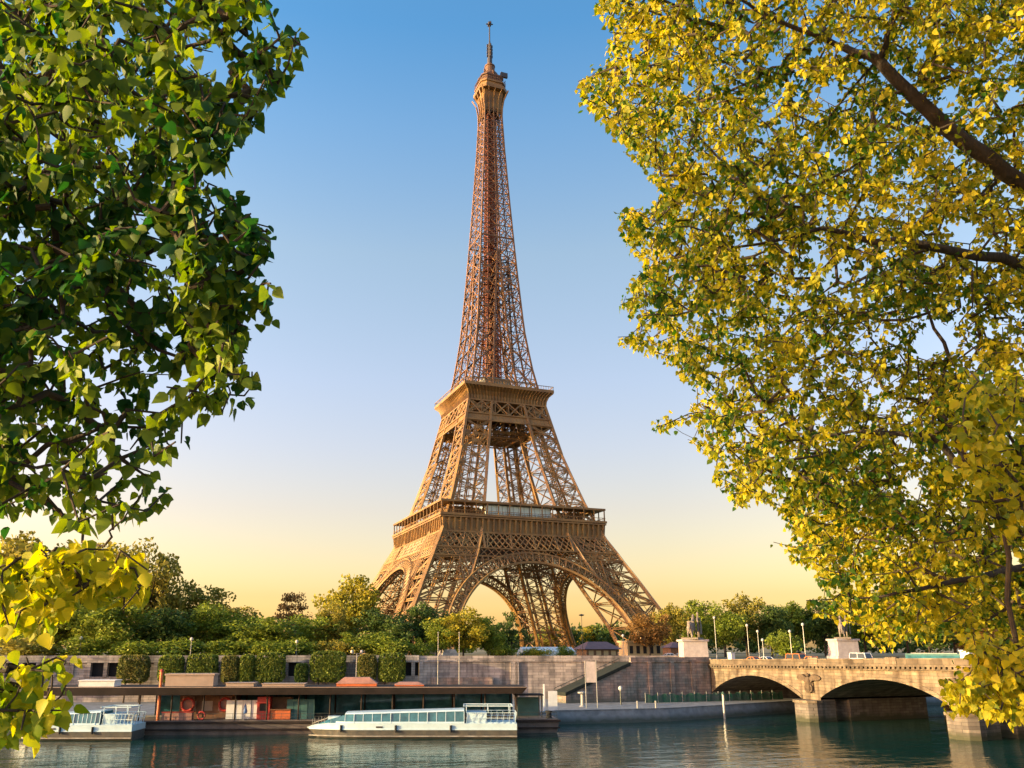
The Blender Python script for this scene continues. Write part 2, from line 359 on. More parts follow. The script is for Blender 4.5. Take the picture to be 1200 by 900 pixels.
def side(k, s, d, z):           # face k of the tower: s along the face, d outwards
    c, sn = ((0,-1),(1,0),(0,1),(-1,0))[k], ((1,0),(0,1),(-1,0),(0,-1))[k]
    return Vector((c[0]*d + sn[0]*s, c[1]*d + sn[1]*s, z))
# ---- upper shaft
m = MB(); zl = [ztop]
while zl[-1] < 262: zl.append(zl[-1] + max(3.3, .8*H(zl[-1])))
zl[-1] = 266
for z0, z1 in zip(zl, zl[1:]):
    for k in range(4):
        h0, h1 = H(z0), H(z1)
        m.bar(side(k,h0,h0,z0), side(k,h1,h1,z1), .62); m.bar(side(k,0,h0,z0), side(k,0,h1,z1), .42)
        m.bar(side(k,-h1,h1,z1), side(k,h1,h1,z1), .34)
        zm = (z0+z1)/2; hm = (h0+h1)/2
        m.bar(side(k,-hm,hm,zm), side(k,hm,hm,zm), .16)
        for s in (-1, 1):
            m.bar(side(k,0,h0,z0), side(k,s*h1,h1,z1), .3); m.bar(side(k,s*h0,h0,z0), side(k,0,h1,z1), .3)
m.build('shaft', IRON_R, tower)
# ---- bracing between the shaft legs, below their meeting point
for k in range(4):
    m = MB()
    for z0, z1 in zip(lv, lv[1:]):
        i0, i1, h0, h1 = I(z0), I(z1), H(z0), H(z1)
        m.bar(side(k,-i1,h1,z1), side(k,i1,h1,z1), .3)
        m.bar(side(k,-i0,h0,z0), side(k,i1,h1,z1), .18); m.bar(side(k,i0,h0,z0), side(k,-i1,h1,z1), .18)
    m.build('cross_bracing', IRON_R, tower)
m = MB(); z = 116.0
while z < 266:
    z1 = min(z+2.6, 266); r0 = 3.3 - (z-116)*.011; r1 = 3.3-(z1-116)*.011
    for k in range(4):
        m.bar(side(k,r0,r0,z), side(k,r1,r1,z1), .5); m.bar(side(k,-r1,r1,z1), side(k,r1,r1,z1), .3); m.bar(side(k,0,r0,z), side(k,0,r1,z1), .3)
        m.bar(side(k,-r0,r0,z), side(k,r1,r1,z1), .26); m.bar(side(k,r0,r0,z), side(k,-r1,r1,z1), .26)
    z = z1
m.box(-1.1,1.1,-1.1,1.1,117.5,266); m.build('lift_shaft', RUST, tower)
m = MB(); hz = H(196)+.15
[m.bar((-hz+.3,y,194.4),(hz-.3,y,194.4),.2) for y in (-5,-3,-1,1,3,5)]
for k in range(4):
    for q in range(9): s = -hz+q*hz/4; m.bar(side(k,s,hz-.1,194.7), side(k,s,hz-.1,195.6), .1)
    m.bar(side(k,-hz,hz-.1,195.6), side(k,hz,hz-.1,195.6), .15); m.bar(side(k,-hz,hz,194.3), side(k,hz,hz,194.3), .5)
m.build('intermediate_platform', IRON_R, tower)
# ---- the four arches
def arch_mesh():
    m = MB(); n = 40; Rr, zc = 38.0, 1.0; th = 3.8
    def P(t, r, off=.5):
        x = r*math.sin(t); z = zc + r*math.cos(t); return side(0, x, H(z)+off, z)
    t0 = R(79)
    ts = [-t0 + 2*t0*q/n for q in range(n+1)]
    for a, b in zip(ts, ts[1:]):
        for off in (.9, -2.0):
            m.bar(P(a,Rr,off), P(b,Rr,off), 1.0, .8); m.bar(P(a,Rr+th,off), P(b,Rr+th,off), .7, .6)
            m.bar(P(a,Rr,off), P(a,Rr+th,off), .42)
            m.bar(P(a,Rr+.3,off), P(b,Rr+th,off), .24); m.bar(P(b,Rr+.3,off), P(a,Rr+th,off), .24)
        m.bar(P(a,Rr+th/2,.5), P(b,Rr+th/2,.5), .3)
        m.bar(P(a,Rr,.5), P(a,Rr,-2.0), .3); m.bar(P(a,Rr,.5), P(b,Rr,-2.0), .25)
    # spandrel lattice up to the girder
    for q in range(-13, 14):
        x = q*2.3; z1 = 40.6
        if abs(x) < I(40)+9:
            zz = zc + math.sqrt(max(0, (Rr+th)**2 - x*x))
            if zz < z1-.8:
                m.bar(side(0,x,H(zz)+.4,zz), side(0,x,H(z1)+.4,z1), .42)
                x2 = x+2.3 if x > 0 else x-2.3; z2 = zc+math.sqrt((Rr+th)**2-x2*x2)
                m.bar(side(0,x2,H(z2)+.4,z2), side(0,x,H(z1)+.4,z1), .22)
                zr = z1-1.1
                for w in range(6):
                    a0 = math.pi*w/6; a1 = math.pi*(w+1)/6; cx = x+1.15*(1 if x>0 else -1)
                    m.bar(side(0,cx+1.0*math.cos(a0),H(zr)+.45,zr-1+1.0*math.sin(a0)), side(0,cx+1.0*math.cos(a1),H(zr)+.45,zr-1+1.0*math.sin(a1)), .3)
    return m.mesh('arch', IRON)
ma = arch_mesh()
for k in range(4):
    o = bpy.data.objects.new('arch', ma); C.objects.link(o); o.parent = tower; o.rotation_euler = (0,0,k*math.pi/2)
# ---- first floor
ff = MB()
for k in range(4):
    if k % 2 == 0: L0, L1, d0, d1 = -36, 36, 13, 36
    else: L0, L1, d0, d1 = -13, 13, 13, 36
    p = [side(k,L0,d0,56.7), side(k,L1,d0,56.7), side(k,L1,d1,56.7), side(k,L0,d1,56.7)]
    ff.hexa([p[3],p[2],p[1],p[0]] + [q+Vector((0,0,.9)) for q in (p[3],p[2],p[1],p[0])])
first = ff.build('first_floor', IRON, tower)
m = MB()
for k in range(4):
    # frieze plate and console brackets
    m.hexa([side(k,-34.6,34.7,50.6), side(k,34.6,34.7,50.6), side(k,34.6,34.3,50.6), side(k,-34.6,34.3,50.6), side(k,-34.6,34.7,56.7), side(k,34.6,34.7,56.7), side(k,34.6,34.3,56.7), side(k,-34.6,34.3,56.7)])
    m.bar(side(k,-35.4,35.2,50.5), side(k,35.4,35.2,50.5), .9, .7); m.bar(side(k,-35.7,35.4,56.2), side(k,35.7,35.4,56.2), .9, .5)
    m.bar(side(k,-34.9,34.8,54.6), side(k,34.9,34.8,54.6), .16, .3)
    for q in range(31):
        s = -34.5+q*2.3; m.bar(side(k,s,35.0,51), side(k,s,35.5,56.4), .42, .7)
m.build('frieze', IRON, first)
g = MB()
for k in range(4):
    for z0, z1, n, w in ((44.3,50.2,15,.42),(41.0,43.9,26,.24)):
        for off, ww in ((.3, w),):
            for q in range(n):
                f0, f1 = -1+2*q/n, -1+2*(q+1)/n; h0, h1 = H(z0), H(z1); fm = (f0+f1)/2
                m0, m1 = (h0+h1)/2, (z0+z1)/2
                g.bar(side(k,f0*h0,h0+off,z0), side(k,f1*h1,h1+off,z1), ww); g.bar(side(k,f1*h0,h0+off,z0), side(k,f0*h1,h1+off,z1), ww)
                if z0 > 44:
                    g.bar(side(k,fm*h0,h0+off,z0), side(k,f1*m0,m0+off,m1), ww*.8); g.bar(side(k,f1*m0,m0+off,m1), side(k,fm*h1,h1+off,z1), ww*.8)
                    g.bar(side(k,fm*h0,h0+off,z0), side(k,f0*m0,m0+off,m1), ww*.8); g.bar(side(k,f0*m0,m0+off,m1), side(k,fm*h1,h1+off,z1), ww*.8)
                    if q % 2 == 0: g.bar(side(k,f0*h0,h0+off,z0), side(k,f0*h1,h1+off,z1), ww*1.2)
    for z, w in ((44.1,.75),(40.8,.7)):
        h = H(z); g.bar(side(k,-h,h+.4,z), side(k,h,h+.4,z), w, .5)
    for s in (-1, 1):
        g.bar(side(k,s*19,H(44)+.4,44), side(k,s*18.6,H(50)+.4,50.2), .8)
g.build('lattice_girder', IRON, first)
m = MB()                                # deep dark plates for the floor trusses, added to darken the lattice holes
for q in range(12):
    x = -33+q*6
    for a, b in ([(-33.6,-13.2),(13.2,33.6)] if abs(x) < 13 else [(-33.6,33.6)]):
        m.box(x-.15,x+.15,a,b,46.5,56.6); m.box(a,b,x-.15+.4,x+.15+.4,46.6,56.5)
m.build('floor_shade_plates', IRON_D, first)
m = MB()
for k in range(4):
    for d0, d1, z0, z1 in ((29.5,35.7,62.0,62.8),):
        L0 = 35.7 if k % 2 == 0 else 29.49
        m.hexa([side(k,-L0,d1,z0), side(k,L0,d1,z0), side(k,L0,d0,z0), side(k,-L0,d0,z0), side(k,-L0,d1,z1), side(k,L0,d1,z1), side(k,L0,d0,z1), side(k,-L0,d0,z1)])
    for q in range(16):
        s = -35.2+q*70.4/15
        m.bar(side(k,s,35.3,57.6), side(k,s,35.3,62), .36)
    for q in range(62):
        s = -35.3+q*70.6/61; m.bar(side(k,s,35.5,57.6), side(k,s,35.5,58.9), .1)
    m.bar(side(k,-35.6,35.5,58.9), side(k,35.6,35.5,58.9), .18)
m.build('gallery', IRON, first)
m = MB()
for k in range(4):
    for s0, s1 in ((-30,-17),(18,29)):
        m = MB(); m.hexa([side(k,s0,28,57.6), side(k,s1,28,57.6), side(k,s1,20,57.6), side(k,s0,20,57.6), side(k,s0,28,61.4), side(k,s1,28,61.4), side(k,s1,21,61.4), side(k,s0,21,61.4)])
        m.build('pavilion', IRON_D, first)
for k in (0, 2, 1):
    m = MB(); s0, s1 = (-16.5, 11.5) if k == 0 else (-14, 14)
    a = side(k,s0,33.6,57.6); b = side(k,s1,33.6,57.6); c = side(k,s1,24,57.6); d = side(k,s0,24,57.6); hh = Vector((0,0,4.0))
    m.hexa([a,b,c,d,a+hh,b+hh,c+hh,d+hh]); gp = m.build('glass_pavilion', GLASS, first)
    m = MB(); nn = 12
    for q in range(nn+1):
        s = s0+(s1-s0)*q/nn; m.bar(side(k,s,33.7,57.6), side(k,s,33.7,61.7), .2 if q%4==0 else .07)
    m.bar(side(k,s0,33.7,58.5), side(k,s1,33.7,58.5), .14); m.build('mullion', IRON_D, gp)
# ---- second floor
m = MB()
m.box(-20.9,20.9,-20.9,20.9,115.7,117.0)
sec = m.build('second_floor', IRON, tower)
m = MB()
for k in range(4):
    nb = 26
    for q in range(nb+1):
        f = -1+2*q/nb
        pts = [(17.9,110.0),(18.1,112.2),(18.9,114.2),(20.5,115.7)]
        for (d0,z0),(d1,z1) in zip(pts, pts[1:]): m.bar(side(k,f*d0,d0+.25,z0), side(k,f*d1,d1+.25,z1), .3, .5)
    prof = [(17.75,109.8),(17.95,112.2),(18.7,114.2),(20.2,115.69)]
    for (d0,z0),(d1,z1) in zip(prof, prof[1:]):
        m.add([side(k,-d0,d0,z0), side(k,d0,d0,z0), side(k,d1,d1,z1), side(k,-d1,d1,z1)], [(0,1,2,3)])
    m.bar(side(k,-18.2,18.1,109.9), side(k,18.2,18.1,109.9), .7, .6)
m.build('cornice', IRON, sec)
m = MB()
for k in range(4):
    h0, h1 = H(103.7), H(109.6)
    for off in (.2, -1.6):
        for q in range(6):
            f0, f1 = -1+2*q/6, -1+2*(q+1)/6
            m.bar(side(k,f0*h0,h0+off,103.7), side(k,f1*h1,h1+off,109.6), .5); m.bar(side(k,f1*h0,h0+off,103.7), side(k,f0*h1,h1+off,109.6), .5)
            m.bar(side(k,f0*h0,h0+off,103.7), side(k,f0*h1,h1+off,109.6), .34)
    a, b = H(100.6), H(103.6)
    m.add([side(k,-a,a+.1,100.6), side(k,a,a+.1,100.6), side(k,b,b+.1,103.6), side(k,-b,b+.1,103.6)], [(0,1,2,3)])
    m.bar(side(k,-a,a+.3,100.5), side(k,a,a+.3,100.5), .8, .5); m.bar(side(k,-b,b+.3,103.6), side(k,b,b+.3,103.6), .7, .5)
    for q in range(25):
        f = -1+2*q/24; m.bar(side(k,f*a,a+.15,100.8), side(k,f*b,b+.15,103.5), .16)
    # floor beams underneath, seen from below
    for q in range(9):
        m.bar((-18+q*4.5,-18,105), (-18+q*4.5,18,105), .3, .5)
m.build('lattice_girder', IRON, sec)
m = MB()
for k in range(4):
    for q in range(36):
        s = -20.7+q*41.4/35; m.bar(side(k,s,20.7,117), side(k,s,20.7,118.5), .12)
    m.bar(side(k,-20.8,20.7,118.5), side(k,20.8,20.7,118.5), .22)
    m.bar(side(k,-14.8,14.6,121.3), side(k,14.8,14.6,121.3), .5, .4)
    for q in range(9):
        s = -14.5+q*29/8; m.bar(side(k,s,14.6,117), side(k,s,14.6,121.3), .2)
m.build('railing', IRON, sec)
BOOTH = mat('grey green booth', (.22,.23,.2), .6, 0, var=.3)
MB().box(-9,3.2,-13.6,-5,117.02,122.4).build('pavilion', BOOTH, sec); MB().box(5,12,4,12,117.02,121).build('pavilion', BOOTH, sec)
MB().box(-6.5,6.5,-6.5,6.5,113.5,115.6).build('lift_machinery', IRON_D, sec)
m = MB()
for k in range(4):
    m.bar(side(k,-11,11,98.5), side(k,11,11,98.5), .4, 1.0)
    m.bar(side(k,-9,9.1,96.5), side(k,9,9.1,96.5), .5)
    for q in range(8): m.bar(side(k,-11+q*3.1,11,98), side(k,-11+q*3.1,H(101)-1,101), .25)
for q in range(8): x = -10.5+q*3; m.bar((x,-11,98.3),(x,11,98.3),.3,.7); m.bar((-11,x,98.2),(11,x,98.2),.3,.6)
m.build('service_platform', IRON, sec)
# ---- summit
m = MB()
for k in range(4):
    for f in (-1,-.5,0,.5,1):
        pts = [(4.4,262),(4.6,267),(5.2,271.5),(6.9,276)]
        for (d0,z0),(d1,z1) in zip(pts, pts[1:]): m.bar(side(k,f*d0,d0+.15,z0), side(k,f*d1,d1+.15,z1), .4, .6)
    prof = [(4.25,265),(4.5,270),(5.0,275.8)]
    for (d0,z0),(d1,z1) in zip(prof, prof[1:]):
        m.add([side(k,-d0,d0,z0), side(k,d0,d0,z0), side(k,d1,d1,z1), side(k,-d1,d1,z1)], [(0,1,2,3)])
def oct_(r, c=.34): 
    k = r*c; return [(r,-r+k),(r,r-k),(r-k,r),(-r+k,r),(-r,r-k),(-r,-r+k),(-r+k,-r),(r-k,-r)]
m.prism(oct_(7.1), 276, 276.8); m.prism(oct_(6.2), 276.8, 279.8); m.prism(oct_(6.7), 279.8, 280.6); m.prism(oct_(7.15), 276.8, 277.9)
summit = m.build('summit_gallery', IRON, tower)
m = MB()
for k in range(4):
    for q in range(10):
        s = -4.6+q*9.2/9; m.bar(side(k,s,6.6,280.6), side(k,s,6.4,283.4), .12)
    m.bar(side(k,-4.6,6.5,283.2), side(k,4.6,6.5,283.2), .25)
    m.bar(side(k,-4.6,6.6,281.8), side(k,4.6,6.6,281.8), .2)
m.prism(oct_(5.3), 280.6, 284.2); m.prism(oct_(5.8), 284.2, 284.8)
m.lathe([(5.0,284.8),(4.8,286.5),(3.9,288.3),(2.6,289.6),(2.4,292.6),(2.7,292.8),(2.7,293.3),(1.6,293.8),(1.2,295)], 16)
for dx, dy, z in ((4.6,-3.6,284.8),(-4.4,-4.2,284.8),(-4.6,3.9,284.8),(4.5,4.2,284.8),(0,-5,284.8)):
    m.tube([(dx,dy,z),(dx,dy,z+2.6+abs(dx)*.2)], .18, 6); m.box(dx-.4,dx+.4,dy-.3,dy+.3,z+1.2,z+2.6)
m.build('cupola', IRON_D, summit)
m = MB(); m.box(3.8,7.4,-5.6,-4.6,284.6,287.2); m.bar((3,-4,284.8),(5.5,-5,285.5),.4)
m.build('antenna_panel', MAST, summit)
m = MB()
m.lathe([(1.3,294.8),(1.3,298),(1.0,298.2),(1.0,306.5),(.5,307),(.34,309),(.34,318.6),(.2,320.6)], 10)
for z in (299.5,301.5,303.5,305.5):
    for k in range(4): m.box(*(lambda p: (p.x-.3,p.x+.3,p.y-.3,p.y+.3))(side(k,0,1.25,0)), z-.7, z+.7)
mast = m.build('antenna_mast', MAST, summit)
m = MB(); m.bar((-1.9,0,318.4),(1.9,0,319.3),.4); m.bar((0,-1.9,319.1),(0,1.9,318.9),.4); m.box(-.8,.8,-.8,.8,318,319.8); m.build('antenna_crosspiece', MAST, mast)
# ================================================================ quay walls
def wl(x, d=0): # a point along the wall line, d metres towards the river
    return Vector((x - .2425*d, wall_y(x) - .97*d, 0))
def wbox(m, x0, x1, d0, d1, z0, z1):
    a, b, c, d = wl(x0,d1), wl(x1,d1), wl(x1,d0), wl(x0,d0)
    m.hexa([(p.x,p.y,z0) for p in (a,b,c,d)]+[(p.x,p.y,z1) for p in (a,b,c,d)])
# long gallery with dark openings
gal = thing('quay_gallery', 'long grey stone gallery wall with dark square openings behind the clipped trees', 'wall', (0,0,0))
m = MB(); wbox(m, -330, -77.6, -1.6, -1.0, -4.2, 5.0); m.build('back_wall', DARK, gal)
m = MB(); wbox(m, -330, -77.6, -1.0, .35, 4.0, 5.5); m.build('parapet', GALL, gal)
m = MB(); wbox(m, -330, -77.6, -.9, .12, -4.1, 1.15); m.build('plinth', GALL, gal)
bay = 3.3; opens = [atl(u, 785, WM, WC).x for u in (3, 106, 126, 345, 484)]
pil = []; fils = []; x = -330.0; k = 0
while x < -77.7:
    x1 = min(x+bay, -77.61); c = (x+x1)/2
    mp = MB(); wbox(mp, x, x+.75, -.9, .28, 1.15, 4.0); pil.append(mp)
    if not (any(abs(c-o) < bay*.62 for o in opens) or (k % 7 == 3 and c < -150)): fil = MB(); wbox(fil, x+.752, x1-.002, -.85, -.05, 1.151, 3.998); fils.append(fil)
    x = x1; k += 1
for q in fils[-40:]: q.build('infill_panel', GALL, gal)
for q in pil[40:]: q.build('pilaster', GALL, gal)
# tall river wall
riv = thing('quay_wall', 'tall stained grey stone river wall with a coping right of the clipped trees', 'wall', (0,0,0))
m = MB(); wbox(m, -77.5, -19, -1.2, 0, -4.2, 4.05); m.build('wall_face', QUAY, riv)
m = MB(); wbox(m, -77.55, -19, -.9, .3, 4.05, 4.5); m.build('coping', QUAY, riv)
m = MB(); wbox(m, -77.5, -19, -.7, .02, 4.5, 5.35); m.build('parapet', QUAY, riv)
for x0 in (-77.55, -58, -57):
    m = MB(); wbox(m, x0, x0+1.6 if x0 > -60 and x0 < -57.5 else x0+.8, 0.002, .4, -4.1, 4.04); m.build('buttress', QUAY, riv)
m = MB(); wbox(m, -75, -62, .003, 1.2, -4.1, .8); m.build('recess_panel', QUAY_D, riv)
# bastion with the stair slope, in front of the wall beside the bridge
bas = thing('stair_bastion', 'dark damp stone bastion with a stair climbing its sloped top beside the bridge', 'wall', (0,0,0))
yb = -170.6
m = MB(); n0 = [(-52.6,-3.9),(-17.2,-3.9),(-17.2,4.1),(-36.4,4.1),(-37.5,3.5),(-52.6,-2.3)]
for y0, y1 in ((yb, -165.5),):
    m.add([(x,y0,z) for x, z in n0]+[(x,y1,z) for x, z in n0], [tuple(range(6)), tuple(range(11,5,-1))]+[(i,(i+1)%6+0,(i+1)%6+6,i+6)[::-1] for i in range(6)])
m.build('wall_face', QUAY_D, bas)
m = MB(); m.hexa([(-52.8,yb-.3,-2.5),(-37.3,yb-.3,3.4),(-37.3,-165.45,3.4),(-52.8,-165.45,-2.5),(-52.8,yb-.3,-1.8),(-37.3,yb-.3,4.15),(-37.3,-165.45,4.15),(-52.8,-165.45,-1.8)]); m.build('stair_string', mat('mossy dark stair stone', (.028,.035,.03), .9, 0, var=.4, scale=2, spec=.15), bas)  # dark cap covering the sloped top of the bastion
m = MB(); m.bar((-52.6,-165.3,-1.2),(-36.8,-165.3,4.8),.12); 
for q in range(10): f = q/9; m.bar((-52.6+15.8*f,-165.3,-2.1+6*f),(-52.6+15.8*f,-165.3,-1.2+6*f),.08)
m.build('handrail', POLE_D, bas)
m = MB()
for q in range(26):
    f = q/26; m.box(-52+15.2*f, -52+15.2*(f+1/26), -168.9, -165.6, -3.9, -3.4+5.9*f+.2)
m.build('stair', QUAY, bas)
m = MB(); m.box(-37.2,-17.25,yb-.25,yb+.5,4.1,4.45); m.box(-37.1,-17.25,yb-.02,yb+.4,4.45,5.1); m.build('parapet', QUAY_D, bas)
for x0 in (-33,-27.5,-22.2): MB().box(x0,x0+.9,yb-.35,yb-.002,-3.9,4.09).build('buttress', QUAY_D, bas)
# ================================================================ the bridge
RELIEF = mat('dark relief stone', (.12,.092,.064), .85, 0, var=.4, scale=1.5, spec=.15)
bridge = thing('stone_bridge', 'honey coloured stone arch bridge carrying a road over the river', 'bridge', (0,0,0))
X0, X1 = -17.0, 18.0; PIT = 31.8; Y0 = -170.8; SPAN = 27.2; PTH = PIT-SPAN
def deck(y): return 4.55 + (Y0-y)*.0155 if y > -250 else 4.55+79.2*.0155 - (-250-y)*.012
def arch_z(s): # height of the soffit, s in 0..1 over a span
    r = 3.75; hs = SPAN/2; Rad = (hs*hs+r*r)/(2*r); x = (s-.5)*SPAN
    return -2.15 + math.sqrt(Rad*Rad-x*x)-(Rad-r)
def bridge_face(x, flip):
    m = MB()
    for a in range(5):
        ys = Y0 - a*PIT; n = 20
        rise = .55*min(a,3) if a else 0
        for q in range(n):
            y, y2 = ys-SPAN*q/n, ys-SPAN*(q+1)/n; z, z2 = arch_z(q/n)+rise*.6, arch_z((q+1)/n)+rise*.6
            m.add([(x,y,z),(x,y2,z2),(x,y2,deck(y2)-1.85),(x,y,deck(y)-1.85)], [(0,1,2,3) if flip else (3,2,1,0)])
        y, y2 = ys-SPAN, ys-PIT
        m.add([(x,y,-6.5),(x,y2,-6.5),(x,y2,deck(y2)-1.85),(x,y,deck(y)-1.85)], [(0,1,2,3) if flip else (3,2,1,0)])
    y, y2 = Y0+12, Y0
    m.add([(x,y,-4.5),(x,y2,-4.5),(x,y2,deck(y2)-1.85),(x,y,deck(y)-1.85)], [(0,1,2,3) if flip else (3,2,1,0)])
    return m
bridge_face(X0, True).build('spandrel_wall', BRID, bridge); bridge_face(X1, False).build('spandrel_wall', BRID, bridge)
m = MB()
for a in range(5):
    ys = Y0-a*PIT; n = 20; rise = .55*min(a,3)*.6 if a else 0
    for q in range(n):
        y, y2 = ys-SPAN*q/n, ys-SPAN*(q+1)/n; z, z2 = arch_z(q/n)+rise, arch_z((q+1)/n)+rise
        m.add([(X0,y,z),(X1,y,z),(X1,y2,z2),(X0,y2,z2)], [(0,1,2,3)])
    z = -2.15+rise; y, y2 = ys-SPAN, ys-PIT
    m.add([(X0,y,z),(X1,y,z),(X1,y2,z),(X0,y2,z)], [(0,1,2,3)])
    for xa, xb in ((X0+.002, X0+3.2), (X0+6.6, X1-9.5)):    # each pier stands on separate piles of masonry
        m.hexa([(xa,y2,-6.6),(xb,y2,-6.6),(xb,y,-6.6),(xa,y,-6.6),(xa,y2,z-.002),(xb,y2,z-.002),(xb,y,z-.002),(xa,y,z-.002)])
m.add([(X0,Y0,-6.6),(X1,Y0,-6.6),(X1,Y0,-2.15),(X0,Y0,-2.15)], [(0,1,2,3)])
m.build('arch_soffit', BRID_D, bridge)
for a in range(4):              # arch rings, piers with cutwaters, spandrel emblems
    ys = Y0-a*PIT; rise = .55*min(a,3)*.6 if a else 0
    m = MB(); n = 20
    for q in range(n):
        z, z2 = arch_z(q/n)+rise, arch_z((q+1)/n)+rise; y, y2 = ys-SPAN*q/n, ys-SPAN*(q+1)/n
        m.hexa([(X0-.14,y,z-.02),(X0-.004,y,z-.02),(X0-.004,y2,z2-.02),(X0-.14,y2,z2-.02),(X0-.14,y,z+.7),(X0-.004,y,z+.7),(X0-.004,y2,z2+.7),(X0-.14,y2,z2+.7)])
    m.build('arch_ring', BRID, bridge)
    yc = ys-SPAN-PTH/2; hw = PTH/2
    nose = [(X0-.003,yc-hw-.25),(X0-1.2,yc-hw-.25),(X0-2.5,yc-hw*.75),(X0-3.0,yc),(X0-2.5,yc+hw*.75),(X0-1.2,yc+hw+.25),(X0-.003,yc+hw+.25)]
    m = MB().prism(nose[::-1], -7, -2.7); p = m.build('pier_nose', BRID_D, bridge)
    cap = [((x+.0) if i in (0,6) else X0+(x-X0)*1.12, yc+(y-yc)*1.06) for i, (x, y) in enumerate(nose)]
    m = MB().prism(cap[::-1], -2.698, -2.25); q0 = len(m.v)
    m.build('cap', BRID, p)
    # winged relief: body, two wings, wreath ring
    m = MB(); zc = 1.55+rise; bx = X0-.32
    m.box(bx+.05,bx+.28,yc-.95,yc+.95,zc-2.5,zc-.7); m.tube([(bx,yc,zc-2.3),(bx,yc,zc-.6),(bx,yc,zc+.3)],[.55,.75,.35],8); m.lathe([(.05,zc+.2),(.32,zc+.45),(.3,zc+.75),(.05,zc+.95)],8,(bx-.1,yc))
    for s in (-1,1):
        m.loft([[(bx-.18,yc+s*.3,zc+.1),(bx+.3,yc+s*.3,zc+.1),(bx+.3,yc+s*.3,zc-.9),(bx-.18,yc+s*.3,zc-.9)],
                [(bx-.3,yc+s*1.3,zc+.75),(bx+.3,yc+s*1.3,zc+.75),(bx+.3,yc+s*1.3,zc-.35),(bx-.3,yc+s*1.3,zc-.35)],
                [(bx-.15,yc+s*2.5,zc+.55),(bx+.3,yc+s*2.5,zc+.55),(bx+.3,yc+s*2.4,zc-.3),(bx-.15,yc+s*2.4,zc-.3)],
                [(bx,yc+s*3.0,zc+.2),(bx+.3,yc+s*3.0,zc+.2),(bx+.3,yc+s*2.9,zc-.1),(bx,yc+s*2.9,zc-.1)]])
    for w in range(12):
        t0, t1 = 2*math.pi*w/12, 2*math.pi*(w+1)/12
        m.bar((bx-.1,yc+.9*math.cos(t0),zc-1.75+.7*math.sin(t0)),(bx-.1,yc+.9*math.cos(t1),zc-1.75+.7*math.sin(t1)),.3)
    m.build('eagle_relief', RELIEF, bridge)
def along(m, x0, x1, za, zb, step=8):
    ys = [Y0+12-q*(171+12)/24 for q in range(25)]
    for a, b in zip(ys, ys[1:]):
        m.hexa([(x0,b,deck(b)+za),(x1,b,deck(b)+za),(x1,a,deck(a)+za),(x0,a,deck(a)+za),(x0,b,deck(b)+zb),(x1,b,deck(b)+zb),(x1,a,deck(a)+zb),(x0,a,deck(a)+zb)])
for sx, xf in ((-1, X0), (1, X1)):
    def o(a, b): return (xf+a, xf+b) if sx < 0 else (xf-b, xf-a)
    m = MB(); along(m, *o(-.75,.5), -1.25, -.95); along(m, *o(-.45,.5), -1.85, -1.62); m.build('cornice', BRID_P, bridge)
    m = MB(); along(m, *o(-.3,.2), -.95, -.12); m.build('parapet', BRID_P, bridge)
    m = MB(); along(m, *o(-.4,.3), -.118, .05); m.build('parapet_cap', BRID, bridge)
    m = MB(); y = Y0+11.5
    while y > Y0-160:
        z = deck(y); a, b = o(-.65,.2); m.box(a, b, y-.28, y+.28, z-1.62, z-1.251); y -= .95
    m.build('dentils', BRID_P, bridge)
for yy in (-202.0, -219.5, -236, -250):
    z = deck(yy); MB().box(X0-.42, X0+.36, yy-1.1, yy+1.1, z-.9, z+.28).build('parapet_block', BRID, bridge)
m = MB(); along(m, X0+.5, X1-.5, -1.3, -1.05); m.build('roadway', ASPH, bridge)
m = MB(); along(m, X0+.6, X0+4, -1.049, -.9); along(m, X1-4, X1-.6, -1.049, -.9); m.build('pavement', CONC, bridge)

